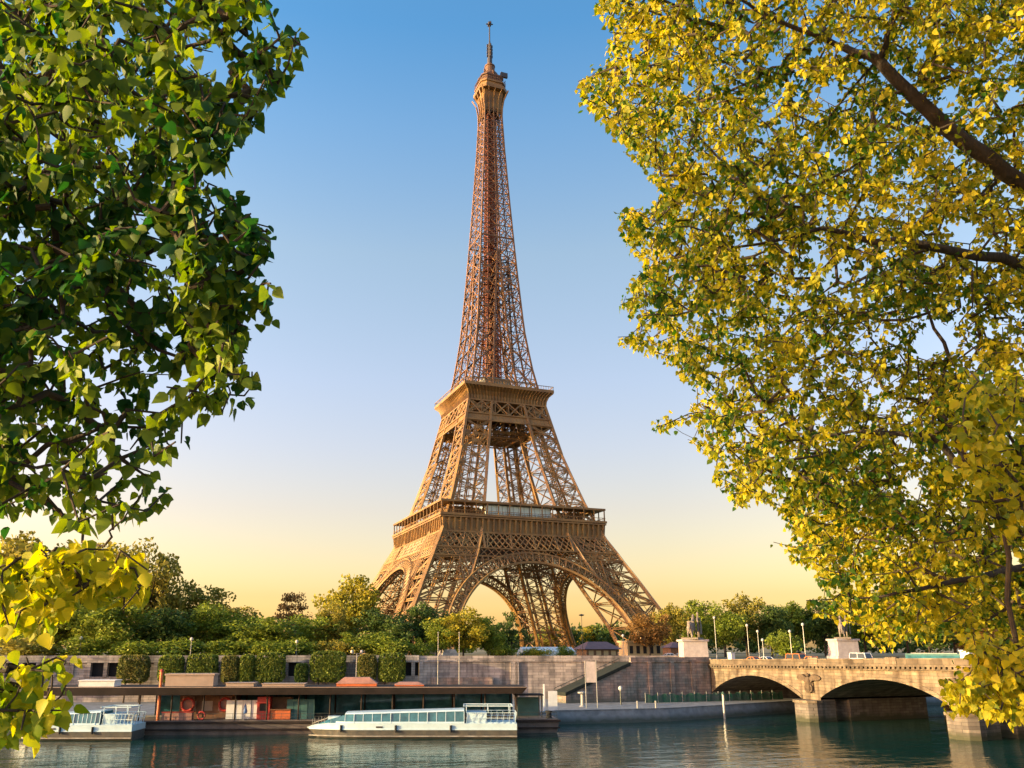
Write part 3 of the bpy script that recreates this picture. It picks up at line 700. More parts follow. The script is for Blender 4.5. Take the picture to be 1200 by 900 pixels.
# ================================================================ statues on pedestals
def statue(loc, rot, s, lab_p, lab_s):
    p = thing('statue_pedestal', lab_p, 'pedestal', loc, rot)
    MB().box(-3.1,3.1,-2.6,2.6,0,.7).build('base', PED, p)
    MB().hexa([(-2.75,-2.3,.702),(2.75,-2.3,.702),(2.75,2.3,.702),(-2.75,2.3,.702),(-2.65,-2.2,4.3),(2.65,-2.2,4.3),(2.65,2.2,4.3),(-2.65,2.2,4.3)]).build('shaft', PED, p)
    MB().box(-3,3,-2.5,2.5,4.302,4.75).build('cap', PED, p)
    p.scale = (s,s,s)
    st = thing('horse_statue', lab_s, 'statue', (loc[0],loc[1],loc[2]+4.752*s), rot); st.scale = (s*1.15,s*1.15,s*1.42); st.rotation_euler = (0,0,rot+R(62))
    def skin(name, pts, edges, root):
        me = bpy.data.meshes.new(name); me.from_pydata([q[:3] for q in pts], edges, []); ob = bpy.data.objects.new(name, me); C.objects.link(ob); ob.parent = st
        ob.modifiers.new('skin','SKIN'); sv = me.skin_vertices[0].data
        for i, q in enumerate(pts): sv[i].radius = (q[3], q[4] if len(q) > 4 else q[3]); sv[i].use_root = (i == root)
        sub = ob.modifiers.new('sub','SUBSURF'); sub.levels = 1; sub.render_levels = 1; me.materials.append(BRONZE)
        return ob
    MB().box(-2.5,2.5,-1.6,1.6,0,.28).build('plinth', BRONZE, st)
    H_ = [(-1.3,0,2.15,.62,.7),(-.4,0,2.1,.62,.72),(.7,0,2.2,.6,.75),(1.25,0,2.75,.36,.5),(1.6,0,3.5,.26,.36),(1.85,0,3.95,.22,.25),(2.35,0,3.55,.15,.17),
          (-1.5,.38,1.5,.3),(-1.75,.4,.95,.17),(-1.6,.4,.3,.14),(-1.5,-.38,1.5,.3),(-1.65,-.4,.95,.17),(-1.75,-.4,.3,.14),
          (1.0,.36,1.4,.24),(1.05,.36,.85,.14),(1.0,.36,.3,.13),(1.1,-.36,1.5,.24),(1.6,-.36,1.3,.14),(1.65,-.36,.75,.12),
          (-1.85,0,2.3,.2),(-2.15,0,1.6,.18),(-2.2,0,.8,.1)]
    E_ = [(0,1),(1,2),(2,3),(3,4),(4,5),(5,6),(0,7),(7,8),(8,9),(0,10),(10,11),(11,12),(2,13),(13,14),(14,15),(2,16),(16,17),(17,18),(0,19),(19,20),(20,21)]
    skin('horse', H_, E_, 1)
    y = -1.05
    M_ = [(1.0,y,2.2,.34,.26),(1.0,y,2.9,.36,.26),(1.0,y,3.35,.4,.24),(1.0,y,3.7,.15),(1.05,y,4.1,.24),(1.05,y,4.35,.16),
          (.78,y,1.5,.24),(.72,y,.9,.16),(.7,y,.3,.14),(1.25,y,1.5,.24),(1.45,y,.9,.16),(1.4,y,.3,.14),
          (1.5,y,3.2,.15),(1.8,y+.3,2.9,.11),(1.95,y+.7,3.25,.1),(.55,y,3.2,.15),(.3,y-.1,2.7,.12),(.3,y-.1,2.2,.11)]
    N_ = [(0,1),(1,2),(2,3),(3,4),(4,5),(0,6),(6,7),(7,8),(0,9),(9,10),(10,11),(2,12),(12,13),(13,14),(2,15),(15,16),(16,17)]
    skin('warrior', M_, N_, 0)
    m = MB(); m.loft([[(.6,y-.5,3.3),(.9,y-.55,3.3),(1.3,y-.5,3.3)],[(.2,y-.6,2.1),(.8,y-.75,2.1),(1.2,y-.6,2.1)],[(-.1,y-.55,.8),(.7,y-.75,.8),(1.1,y-.6,.8)]], False)
    m.build('cloak', BRONZE, st)
statue((-18.4,-166.6,4.15), R(-20), 1.0, 'pale square stone pedestal at the near corner of the bridge, sunlit on its left side', 'dark horse and warrior statue with trees behind, nearer the tower leg')
statue((19.5,-172.0,4.6), R(-14), .95, 'pale stone pedestal rising behind the bridge parapet beside overhanging yellow leaves', 'dark horse statue half hidden in the overhanging yellow leaves above the bridge')
# pad under the first pedestal
m = MB(); m.box(-23,-15.6,-170.1,-160,3.2,4.14); tag(m.build('corner_terrace', QUAY_D), 'dark stone corner block under the nearer statue pedestal', 'wall')

# ================================================================ pontoon and boats
PM, PC = -.3, -185-.3*132
ang = math.atan(PM); ux, uy = math.cos(ang), math.sin(ang)
def pl(s, d, z): # s metres along the landing stage from its left end, d towards the bank
    return (-134+ux*s - uy*d, PM*-134+PC + uy*s + ux*d, z)
pont = thing('landing_stage', 'long dark roofed floating landing stage moored along the quay', 'pontoon', pl(0,0,0), ang)
L = 66.5
m = MB(); m.hexa([(.6,.5,-6.6),(L-.6,.5,-6.6),(L-.3,9.5,-6.6),(.6,9.5,-6.6),(0,0,-4.05),(L,0,-4.05),(L,10,-4.05),(0,10,-4.05)]); m.build('hull', PONT, pont)
m = MB(); m.bar((-.1,-.1,-4.15),(L+.1,-.1,-4.15),.35,.28); m.bar((0,-.06,-5.2),(L,-.06,-5.2),.2,.2); m.build('rubbing_strake', DKROOF, pont)
MB().box(.2,L-.2,.2,9.8,-4.048,-3.9).build('deck', PONT, pont)
m = MB(); m.hexa([(-16,-.6,-.12),(60.5,-.6,.0),(60.5,9.4,.0),(-16,9.4,-.12),(-16,-1.0,1.1),(61.3,-1.0,.95),(61.3,10,.95),(-16,10,1.1)]); rf = m.build('roof', DKROOF, pont)
m = MB(); m.bar((-16,-1.03,1.16),(61.3,-1.03,1.0),.08,.08); m.build('roof_edge', BEIGE, rf)
for q in range(13):
    x = .8+q*4.9
    for y in (.6, 8.8): MB().tube([(x,y,-3.9),(x,y,.0)], .13, 8).build('post', DKROOF, pont)
m = MB()
for q in range(2): m.bar((.3,.25,-3.4+q*.5),(L-.4,.25,-3.4+q*.5),.05)
for q in range(45): x = .3+q*(L-.7)/44; m.bar((x,.25,-3.9),(x,.25,-2.85),.05)
m.build('railing', POLE_D, pont)
m = MB(); m.box(1,60,9.0,9.3,-3.9,-.15); m.build('back_screen', TEALG, pont)
def on_stage(u, d=1.2):   # position along the stage that the photo shows at this pixel column
    p = atl(u, 840, PM, PC + d/ux); return ((p.x+134)*ux + (p.y-(PM*-134+PC))*uy)
SG = 'things standing on the landing stage'
def stg(name, lab, cat, u, d, z=-3.9, group=None):
    s = on_stage(u, d); return thing(name, lab, cat, pl(s, d, z), ang, group)
# mooring post, booths, rings, screens, bench
t = stg('mooring_post', 'tall orange post standing up through the dark roof', 'post', 185, 1.0, -3.9)
MB().tube([(0,0,0),(0,0,7.3)], .24, 12).build('shaft', ORANGE, t); MB().lathe([(.3,7.3),(.3,7.5),(.1,7.7)], 12).build('cap', RED, t)
t = stg('low_counter', 'low salmon red counter beside the orange post', 'counter', 207, 1.0)
MB().box(-2.3,2.3,0,1,.0,1.15).build('cabinet', SALMON, t); MB().box(-2.4,2.4,-.1,1.1,1.152,1.25).build('counter_top', RED, t)
t = stg('ticket_booth', 'bright red ticket booth with an open hatch under the dark roof', 'booth', 308, 1.6)
MB().box(-1.0,1.0,0,2.4,0,3.4).build('cabin', RED, t); MB().box(-.6,.6,-.05,-.002,1.3,2.4).build('hatch', DARK, t); MB().box(-1.1,1.1,-.35,0,2.5,2.62).build('awning', RED, t)
t = stg('wooden_kiosk', 'brown wooden kiosk with a warm orange counter right of the red booth', 'kiosk', 328, 1.8)
MB().box(-1.6,1.6,0,2.6,0,1.4).build('counter_front', ORANGE, t); MB().box(-1.7,1.7,-.2,2.6,1.402,1.55).build('counter_top', WOOD, t); MB().box(-1.6,1.6,1.6,2.6,1.552,3.3).build('back_shelf', WOOD, t)
t = stg('folding_screen', 'pale white folding screen left of the red booth', 'screen', 284, 2.0)
for q in range(4): MB().box(-2.6+q*1.3,-1.36+q*1.3,(q%2)*.1,.06+(q%2)*.1,.1,2.9).build('panel', CLOTHW, t)
MB().box(-2.7,2.7,.2,.28,0,.1).build('foot_rail', POLE, t)
t = stg('parasol_stand', 'closed dark blue parasol in a round base before the white screen', 'parasol', 287, 1.0)
MB().lathe([(.35,0),(.35,.12),(.05,.14)],12).build('base', CONC, t); MB().tube([(0,0,.1),(0,0,2.3)],.035,6).build('pole', POLE, t); MB().lathe([(.28,1.0),(.32,1.3),(.14,2.2),(.03,2.45)],10).build('canopy', BLUE, t)
t = stg('wooden_cabin', 'dark brown cabin with a warm lit window between the red life rings', 'cabin', 243, 4.0)
MB().box(-4.5,4.5,0,3,0,3.6).build('wall', WOOD, t)
for q in range(3): w = MB().box(-3.6+q*2.6,-1.9+q*2.6,-.06,-.002,1.2,2.7).build('window', BEIGE, t); MB().box(-3.7+q*2.6,-1.8+q*2.6,-.1,-.062,1.1,1.2).build('sill', WOOD, w)
t = stg('teal_partition', 'teal green partition panels right of the brown kiosk', 'partition', 352, 2.2)
for q in range(4): MB().box(-2.2+q*1.1,-1.15+q*1.1,0,.08,0,3.0).build('panel', TEAL, t)
for u, lab in ((219,'red and white life ring hung left on the brown cabin front'),(263,'red life ring hung right of the brown cabin, by the white screen'),(236,'small red life ring low on the landing stage rail')):
    t = stg('life_ring', lab, 'life ring', u, .35 if u == 236 else 3.2, -3.15 if u == 236 else -1.7, 'life rings on the landing stage')
    rr = .55 if u == 236 else .95; m = MB(); n = 16
    m.tube([(rr*math.cos(2*math.pi*q/n),0,rr*math.sin(2*math.pi*q/n)) for q in range(n+1)], .2 if u != 236 else .13, 8, False); m.build('ring', RED, t)
    if u != 236:
        m = MB().box(-.9,.9,.15,.3,-1.2,1.2); m.build('backing_board', SALMON, t)
for q, (u, lab) in enumerate(((393,'small white cabin roof light on the teal deck behind the boat'),)):
    pass
# things resting on the roof
def roof_thing(name, lab, cat, u0, u1, v0, v1, d, matl, kind):
    s0, s1 = on_stage(u0, d), on_stage(u1, d); z0 = 1.02; z1 = atl((u0+u1)/2, v0, PM, PC+d/ux).z; w = s1-s0
    t = thing(name, lab, cat, pl((s0+s1)/2, d, z0), ang); h = max(z1-z0, .3)
    if kind == 'box':
        MB().box(-w/2,w/2,0,3,0,h*.86).build('body', matl, t); MB().box(-w/2-.15,w/2+.15,-.15,3.15,h*.862,h).build('lid', matl, t)
    elif kind == 'canopy':
        m = MB(); m.hexa([(-w/2,0,h*.3),(w/2,0,h*.3),(w/2,3.4,h*.3),(-w/2,3.4,h*.3),(-w*.32,.6,h),(w*.3,.6,h),(w*.3,2.8,h),(-w*.32,2.8,h)]); m.build('canvas', matl, t)
        m = MB()
        MB().box(-w/2+.1,w/2-.1,.1,3.2,0,h*.298).build('base_frame', ORANGE, t)
    return t
roof_thing('roof_cabin', 'long beige cabin sitting on the dark roof beside the orange post', 'cabin', 190, 247, 789.5, 804, 4, BEIGE, 'box')
roof_thing('roof_hatch', 'white flat hatch cover left on the dark roof below two openings', 'hatch', 88, 130, 797, 805, 3, CLOTHW, 'box')
roof_thing('roof_hatch', 'thin cream hatch cover on the roof right of the beige cabin', 'hatch', 262, 295, 800, 804, 3, BEIGE, 'box')
roof_thing('roof_hatch', 'long cream hatch cover on the roof below the dark opening', 'hatch', 305, 355, 801, 804, 3, BEIGE, 'box')
roof_thing('canvas_awning', 'pink and orange canvas awning swelling above the dark roof', 'awning', 392, 441, 794, 805, 3, SALMON, 'canopy')
roof_thing('canvas_awning', 'flat red canvas awning at the foot of the tall river wall', 'awning', 461, 497, 799.5, 805, 3, SALMON, 'canopy')

# ---- tour boats
def tour_boat(name, lab, loc, rot, L, B, cab0, cab1, stern_deck, pane=4):
    t = thing(name, lab, 'boat', loc, rot)
    def half(x):   # half breadth along the length, bow at x = 0
        f = min(1, x/(L*.33)); return B/2*(1-(1-f)**2.2)*.98+.04
    def sheer(x): return 2.15 - .75*max(0, 1-x/(L*.16))**1.6
    n = 22; xs = [L*q/n for q in range(n+1)]
    def rh(x): return 1.15+.6*max(0,(x-cab0)/(cab1-cab0))
    def ring(x, zs, ins, bowrake=0):
        r = []
        for z, i in zip(zs, ins): r.append((x + (bowrake*(1-z/2.2) if x < L*.2 else 0)*(1-x/(L*.2)), -max(half(x)-i,.03), z))
        return r + [(p[0], -p[1], p[2]) for p in r[::-1]]
    m = MB(); secs = [ring(x, [-.5, .15, 1.25], [.9*min(1,x/4), .25, .02], 2.6) for x in xs]; m.loft(secs)
    hull = m.build('hull', HULL, t)
    m = MB(); secs = [ring(x, [1.252, max(1.35, sheer(x))], [.0, -.06], 2.6) for x in xs]; m.loft(secs); m.build('topside', WHITE, t)
    m = MB()
    for s in (-1,1):
        for a, b in zip(xs[1:-1], xs[2:]): m.bar((a, s*(half(a)+.03), .35), (b, s*(half(b)+.03), .35), .12, .18)
    m.build('rubbing_strake', HULLW, hull)
    for s in (-1,1):
        m = MB()
        for a, b in zip(xs[1:-1], xs[2:]): m.bar((a, s*(half(a)+.05), 1.3), (b, s*(half(b)+.05), 1.3), .1, .16)
        m.build('waterline_trim', WHITE, hull)
    # glass saloon with a white roof
    cx = [cab0+(cab1-cab0)*q/16 for q in range(17)]
    def cab(x, z0, z1, i0, i1): 
        h = max(half(x), .6); return [(x,-(h-i0),z0),(x,-(h-i1),z1),(x,(h-i1),z1),(x,(h-i0),z0)]
    m = MB(); secs = []
    for q, x in enumerate(cx):
        k = 1.0 if q > 0 else .35
        secs.append([(p[0]+(0 if q else .0), p[1]*(1 if q else .9), p[2]) for p in cab(x, sheer(x)-.02, sheer(x)+.02+rh(x)*min(1,(q+.2)/3.6), .25, .5)])
    m.loft(secs); g = m.build('saloon_glass', TEALG, t)
    m = MB()
    for q, x in enumerate(cx[3:], 3):
        for s in (-1,1):
            h = max(half(x),.6); m.bar((x, s*(h-.23), sheer(x)), (x, s*(h-.48), sheer(x)+rh(x)-.05), .05 if q % pane else .22, .09)
    for s in (-1,1):
        for a, b in zip(cx[2:], cx[3:]): m.bar((a, s*(half(a)-.24), sheer(a)+.12), (b, s*(half(b)-.24), sheer(b)+.12), .12, .22)
    m.build('window_frame', WHITE, g)
    m = MB(); rx = cx[3:]
    m.loft([[(x,-(half(x)-.35),sheer(x)+rh(x)-.04),(x,-(half(x)-.5),sheer(x)+rh(x)+.16),(x,0,sheer(x)+rh(x)+.28),(x,(half(x)-.5),sheer(x)+rh(x)+.16),(x,(half(x)-.35),sheer(x)+rh(x)-.04)] for x in rx])
    rfm = m.build('cabin_roof', WHITE, t)
    # stern deck with its rails
    m = MB(); x0 = stern_deck; hb = B/2-.35
    m.box(x0, L-.4, -hb, hb, sheer(L)-.01, sheer(L)+.12); m.box(x0+.05, x0+.9*(L-x0)*.45, -hb+.2, hb-.2, sheer(L)+.122, sheer(L)+1.45)
    m.build('stern_cabin', WHITE, t)
    m = MB()
    zt = sheer(L)
    for s in (-1,1):
        for q in range(9): x = x0+(L-.3-x0)*q/8; m.bar((x, s*(hb+.1), zt), (x+.25, s*(hb+.25), zt+1.5), .06)
        for z in (.75,1.5): m.bar((x0, s*(hb+.1), zt+z), (L-.1, s*(hb+.22), zt+z), .07)
        for q in range(3): x = x0+(L-1-x0)*q/2; m.bar((x, s*(hb-.2), zt+1.5), (x, s*(hb-.2), zt+2.45), .1)
        m.bar((x0-.4, s*(hb-.2), zt+2.45), (L-.6, s*(hb-.2), zt+2.45), .14)
    for q in range(6): y = -hb+q*2*hb/5; m.bar((L-.25,y,zt),(L,y,zt+1.5),.06)
    m.bar((L,-hb,zt+1.5),(L,hb,zt+1.5),.07); m.bar((L-.6,-hb,zt+2.45),(L-.6,hb,zt+2.45),.14); m.bar((x0-.4,-hb,zt+2.45),(x0-.4,hb,zt+2.45),.14)
    m.build('stern_railing', WHITE, t)
    m = MB()
    for s in (-1,1):
        for q in range(4): x = L*.06+q*L*.03; m.bar((x, s*max(half(x)-.1,.05), sheer(x)), (x, s*max(half(x)-.1,.05), sheer(x)+.9), .05)
        m.bar((L*.06, s*max(half(L*.06)-.1,.05), sheer(0)+.6), (L*.15, s*(half(L*.15)-.1), sheer(L*.15)+.9), .05)
    m.build('bow_rail', POLE, t)
    m = MB(); m.box(L*.13,L*.19,-.9,.9,sheer(L*.15),sheer(L*.15)+.85); m.build('wheelhouse', WHITE, t)
    for x in (L*.2, L*.45, L*.7):
        m = MB().tube([(x,-half(x)-.12,1.9),(x,-half(x)-.14,.9)], .16, 8); m.build('fender', DARK, t)
    m = MB()
    for x in (L*.36,): m.box(x,x+1.0,-half(x)-.07,-half(x)+.02,1.5,1.75)
    m.build('hull_badge', MAST, t)
    return t
b0 = atl(347, 866, -.37, -209-.37*80); b1 = atl(606, 866, -.37, -209-.37*80); LL = (b1-b0).length
rot = math.atan(-.37); off = Vector((-math.sin(rot), math.cos(rot), 0))*2.75
tour_boat('tour_boat', 'long white and teal glazed river tour boat with a pointed bow facing left', (b0.x+off.x, b0.y+off.y, -6), rot, LL, 5.5, LL*.09, LL*.76, LL*.77)
b0 = atl(0, 869, -.355, -187-.355*148); b1 = atl(153, 869, -.355, -187-.355*148); L2 = (b1-b0).length
rot = math.atan(-.355); off = Vector((-math.sin(rot), math.cos(rot), 0))*2.6
tour_boat('tour_boat', 'shorter white boat with teal windows moored at the far left under yellow leaves', (b0.x+off.x, b0.y+off.y, -6), rot, L2, 5.2, L2*.2, L2*.74, L2*.76, 5)
# a barge under the bridge, farther downstream
t = thing('river_barge', 'dark barge with a pale stripe moored beyond the second bridge arch', 'boat', (42,-190,-6), R(8))
m = MB(); m.loft([[(x,-w,-.4),(x,-w-.2,2.0),(x,w+.2,2.0),(x,w,-.4)] for x, w in ((-15,1.6),(-13,2.6),(13,2.6),(15,2.0))]); m.build('hull', HULL, t)
m = MB(); m.box(-12.8,12.8,-2.86,-2.8,1.1,1.3); m.build('stripe', HULLW, t)
m = MB(); m.box(-9,10,-2.1,2.1,2.002,3.5); w = m.build('cabin', HULL, t)
m = MB()
for q in range(9): m.box(-8.4+q*2.1,-7.1+q*2.1,-2.16,-2.102,2.5,3.1)
m.build('windows', BEIGE, w)
t = thing('quay_shelter', 'small pale pitched shelter seen through the second bridge arch', 'shelter', at(593+400,835,2,-3.9), R(10))
t.location = (32,-172.5,-3.9)
MB().box(-2,2,-2,2,0,2.2).build('wall', CLOTHW, t); MB().hexa([(-2.6,-2.6,2.2),(2.6,-2.6,2.2),(2.6,2.6,2.2),(-2.6,2.6,2.2),(-.3,-.3,4),(.3,-.3,4),(.3,.3,4),(-.3,.3,4)]).build('roof', CLOTHW, t)
t = thing('moored_cruiser', 'white and blue cruiser moored beyond the bridge piers', 'boat', (75,-196,-6), R(10))
m = MB(); m.loft([[(x,-w,-.4),(x,-w-.3,1.8),(x,w+.3,1.8),(x,w,-.4)] for x, w in ((-14,.6),(-10,2.3),(12,2.3),(14,2.0))]); m.build('hull', BLUE, t)
m = MB(); m.box(-9,11,-2,2,1.802,4.0); m.build('cabin', WHITE, t); m = MB(); m.box(-8,10,-2.06,-2.002,2.4,3.4); m.build('windows', TEALG, t)

# ================================================================ the lower quay, right part
t = thing('gangway_hut', 'small dark open shelter at the right end of the landing stage', 'shelter', pl(L-4.4,3,-3.9), ang)
for x in (-2,2):
    for y in (0,3): MB().tube([(x,y,0),(x,y,3.4)],.1,6).build('post', POLE_D, t)
MB().box(-2.3,2.3,-.3,3.3,3.402,3.6).build('roof', DKROOF, t); MB().box(-1.9,1.9,2.9,2.98,0,3.0).build('screen', TEAL, t)
t = thing('mooring_bollard', 'thick dark mooring drum at the right end of the landing stage', 'bollard', pl(L-1.5,1.4,-3.9), 0)
MB().lathe([(.6,0),(.45,.2),(.4,.9),(.6,1.0),(.6,1.15),(.1,1.2)],14).build('drum', DARK, t)
t = thing('information_stand', 'pair of pale upright panels on the quay beside the landing stage end', 'panel', at(645,833,2,-3.9), ang)
MB().box(-1.2,-.9,0,.3,0,4.6).build('post', CLOTHW, t); MB().box(-.3,1.3,0,.2,0,3.4).build('board', CLOTHW, t)
def flagpole(u, vb, vt, Y, lab):
    p = at(u, vb, 1, Y); q = at(u, vt, 1, Y); t = thing('flagpole', lab, 'pole', (p.x, Y, -3.9), 0, None)
    MB().tube([(0,0,0),(0,0,q.z+3.9)], [.11,.06], 8).build('shaft', POLE, t); MB().lathe([(.03,q.z+3.88),(.13,q.z+3.98),(.13,q.z+4.08),(.02,q.z+4.2)],8).build('finial', POLE, t)
flagpole(513,805,742,-157,'left of two slender pale poles standing before the stained river wall')
flagpole(538,805,742,-157,'right of two slender pale poles standing before the stained river wall')
p = at(694,835,1,-184)
t = thing('notice_board', 'tall blank white river notice board on two thin posts', 'sign', (p.x,-184,-3.9), R(-18))
for x in (-1.05,1.05): MB().tube([(x,0,0),(x,0,8.6)],.09,8).build('post', POLE, t)
MB().box(-.93,.93,-.05,.05,4.6,8.4).build('board', mat('faded sign board', (.5,.44,.42), .7, 0, var=.25, scale=.8), t)
for u, w, lab in ((756,3.6,'pale steel mooring frame standing in the water at the sloped quay'),):
    p = at(u,845,2,-6); t = thing('mooring_dolphin', lab, 'mooring', (p.x,p.y-.8,-7), R(-8))
    for x in (-w/2,w/2): MB().tube([(x,0,0),(x,0,4.6)],.16,8).build('post', POLE, t)
    MB().bar((-w/2,0,1.6),(w/2,0,1.6),.16).build('crossbar', POLE, t)
p = at(847,842,2,-6); t = thing('channel_post', 'lone pale green post rising from the water before the first arch', 'post', (p.x,p.y-.6,-7), 0)
MB().tube([(0,0,0),(0,0,5.4)],.22,8).build('shaft', POLE, t); MB().lathe([(.3,5.4),(.3,5.6),(.05,6.0)],8).build('cap', GREENN, t)
p = at(683,835,1,-180); t = thing('quay_fountain', 'small pale pedestal on the quay left of the notice board', 'bollard', (p.x,-180,-3.9), 0)
MB().lathe([(.7,0),(.35,.3),(.3,2.2),(.9,2.5),(.9,2.7),(.1,2.8)],10).build('column', POLE, t)
p = at(728,830,1,-178); t = thing('quay_lantern', 'squat dark lamp with a pale globe on the quay under the bastion', 'street lamp', (p.x,-178,-3.9), 0)
MB().tube([(0,0,0),(0,0,2.6)],.14,8).build('post', POLE_D, t); MB().lathe([(.1,2.6),(.4,2.9),(.4,3.3),(.1,3.6)],10).build('globe', GLOBE, t)
m = MB(); m.bar((-60,-186.5,-2.9),(-46,-188.5,-2.9),.08); 
# green netting barrier along the quay
fen = thing('netting_fence', 'green netting barrier running along the quay below the bastion into the first arch', 'fence', (0,0,0))
pts = [at(u, 826, 2, -3.9) for u in (768,)]; fx = [(-37+q*2.9, -175.5-.1*q if q < 6 else -176.1+.12*(q-6)) for q in range(13)]
for (a, b), (c, d) in zip(fx, fx[1:]):
    m = MB(); n = 4
    for q in range(n):
        f0, f1 = q/n, (q+1)/n; w0, w1 = .12*math.sin(q*2.1+a), .12*math.sin((q+1)*2.1+a)
        x0_, y0_, x1_, y1_ = a+(c-a)*f0, b+(d-b)*f0+w0, a+(c-a)*f1, b+(d-b)*f1+w1
        m.hexa([(x0_,y0_,-3.85),(x1_,y1_,-3.85),(x1_,y1_+.04,-3.85),(x0_,y0_+.04,-3.85),(x0_,y0_,-2.3+.25*math.sin(q*1.7+a)),(x1_,y1_,-2.3+.25*math.sin((q+1)*1.7+a)),(x1_,y1_+.04,-2.3+.25*math.sin((q+1)*1.7+a)),(x0_,y0_+.04,-2.3+.25*math.sin(q*1.7+a))])
    m.build('netting', GREENN, fen); MB().tube([(a,b-.05,-3.9),(a,b-.05,-1.85)],.06,6).build('post', POLE, fen)

# ================================================================ street life on the bridge and the quay road
def car(loc, rot, lab, paint, kind='car', s=1.0):
    t = thing('parked_car' if kind == 'car' else kind, lab, 'car' if kind == 'car' else 'van', loc, rot); t.scale = (s,s,s)
    Lc, w = (4.4, .88)
    prof = [(-2.2,.35),(-2.2,.85),(-2.05,.98),(-1.3,1.02),(-.75,1.06),(1.55,1.06),(2.1,.98),(2.2,.6),(2.15,.35)]
    m = MB(); m.loft([[(x,y,z) for x, z in prof] for y in (-w,w)]); m.build('body', paint, t)
    top = [(-.95,1.062),(-.35,1.52),(.9,1.54),(1.65,1.062)] if kind == 'car' else [(-1.6,1.062),(-1.3,1.95),(2.1,1.95),(2.15,1.062)]
    m = MB(); m.loft([[(x,y*(1 if z < 1.1 else .86),z) for x, z in top] for y in (-w+.06,w-.06)]); m.build('window_glass', CARG, t)
    m = MB(); (xa,za),(xb,zb) = top[1], top[2]; m.hexa([(xa-.06,-w*.82,za-.02),(xb+.06,-w*.82,zb-.02),(xb+.06,w*.82,zb-.02),(xa-.06,w*.82,za-.02),(xa+.1,-w*.7,za+.07),(xb-.1,-w*.7,zb+.07),(xb-.1,w*.7,zb+.07),(xa+.1,w*.7,za+.07)])
    for s2 in (-1,1):
        for (xa,za),(xb,zb) in ((top[0],top[1]),(top[3],top[2])): m.bar((xa,s2*(w-.05),za),(xb,s2*(w-.16),zb),.1)
        m.bar((.3,s2*(w-.05),1.06),(.3,s2*(w-.14),1.53 if kind == 'car' else 1.94),.09)
    m.build('roof', paint, t)
    for x in (-1.35,1.35):
        for y in (-w+.02,w-.02):
            m = MB(); m.tube([(x,y-.11,.33),(x,y+.11,.33)],.33,14); wh = m.build('wheel', TYRE, t)
    for y in (-.62,.62): MB().box(-2.24,-2.15,y-.18,y+.18,.66,.82).build('headlight', GLOBE, t)
    return t
CW = mat('white car paint', (.7,.7,.7), .3, spec=.6); CO = mat('orange cab paint', (.7,.2,.03), .35, spec=.6); CS = mat('silver car paint', (.4,.42,.44), .3, .3); CR = mat('dark red car paint', (.25,.03,.03), .3)
dk = lambda y: deck(y)-1.05
def on_bridge(u, x, v=768): return at(u, v, 0, x).y
for u, x, rt_, lab, pt, kd, sc in ((884,-10,1.57,'orange cab on the bridge, left of the white saloon',CO,'car',1),(899,-8,1.57,'white saloon car on the bridge behind the parapet',CW,'car',1),
        (934,-12.5,1.57,'orange delivery van on the bridge near the second pedestal',CO,'delivery_van',1.05),(952,-11.5,1.57,'orange car just behind the orange van on the bridge',CO,'car',1),
        (1010,2,1.57,'white delivery van right of the second statue pedestal',CW,'delivery_van',1.1)):
    y = on_bridge(u, x); car((x, y, dk(y)), rt_, lab, pt, kd, sc)
for u, Y, lab, pt in ((783,-140,'white car on the quay road left of the first pedestal',CW),(796,-138,'silver car on the quay road close to the first pedestal',CS),(612,-138,'pale silver car above the stained river wall',CS)):
    p = at(u, 768, 1, Y); car((p.x, Y, GZ+.02), R(-14), lab, pt)
y = on_bridge(1098, 6); t = thing('city_bus', 'long teal city bus crossing the bridge behind the parapet', 'bus', (6, y, dk(y)), R(90)); t.scale = (1,1,.8)
m = MB(); m.loft([[(x,yy,z) for x, z in ((-6,.35),(-6,2.0),(-5.8,2.4),(5.9,2.4),(6,2.3),(6,.35))] for yy in (-1.25,1.25)]); bd = m.build('body', TEAL, t)
MB().box(-5.9,5.9,-1.28,-1.252,1.2,2.0).build('window_band', TEALG, t); MB().box(-5.9,5.9,1.252,1.28,1.2,2.0).build('window_band', TEALG, t); MB().box(-5,5,-.9,.9,2.402,2.55).build('roof_unit', POLE, t)
for x in (-4,3.4):
    for yy in (-1.15,1.15): MB().tube([(x,yy-.15,.48),(x,yy+.15,.48)],.48,14).build('wheel', TYRE, t)
p = on_bridge(1135, -13); t = thing('white_kiosk', 'small white square kiosk on the bridge pavement right of the bus', 'kiosk', (-13,p,dk(p)+.15), 0)
MB().box(-.8,.8,-.8,.8,0,2.0).build('body', CLOTHW, t); MB().box(-.9,.9,-.9,.9,2.002,2.15).build('lid', CLOTHW, t)
p = on_bridge(857, -12); t = thing('white_kiosk', 'narrow white information stand on the bridge above the first arch', 'kiosk', (-12,p,dk(p)+.15), 0)
MB().box(-.5,.5,-.6,.6,0,2.3).build('body', CLOTHW, t); MB().box(-.6,.6,-.7,.7,2.302,2.4).build('lid', CLOTHW, t)
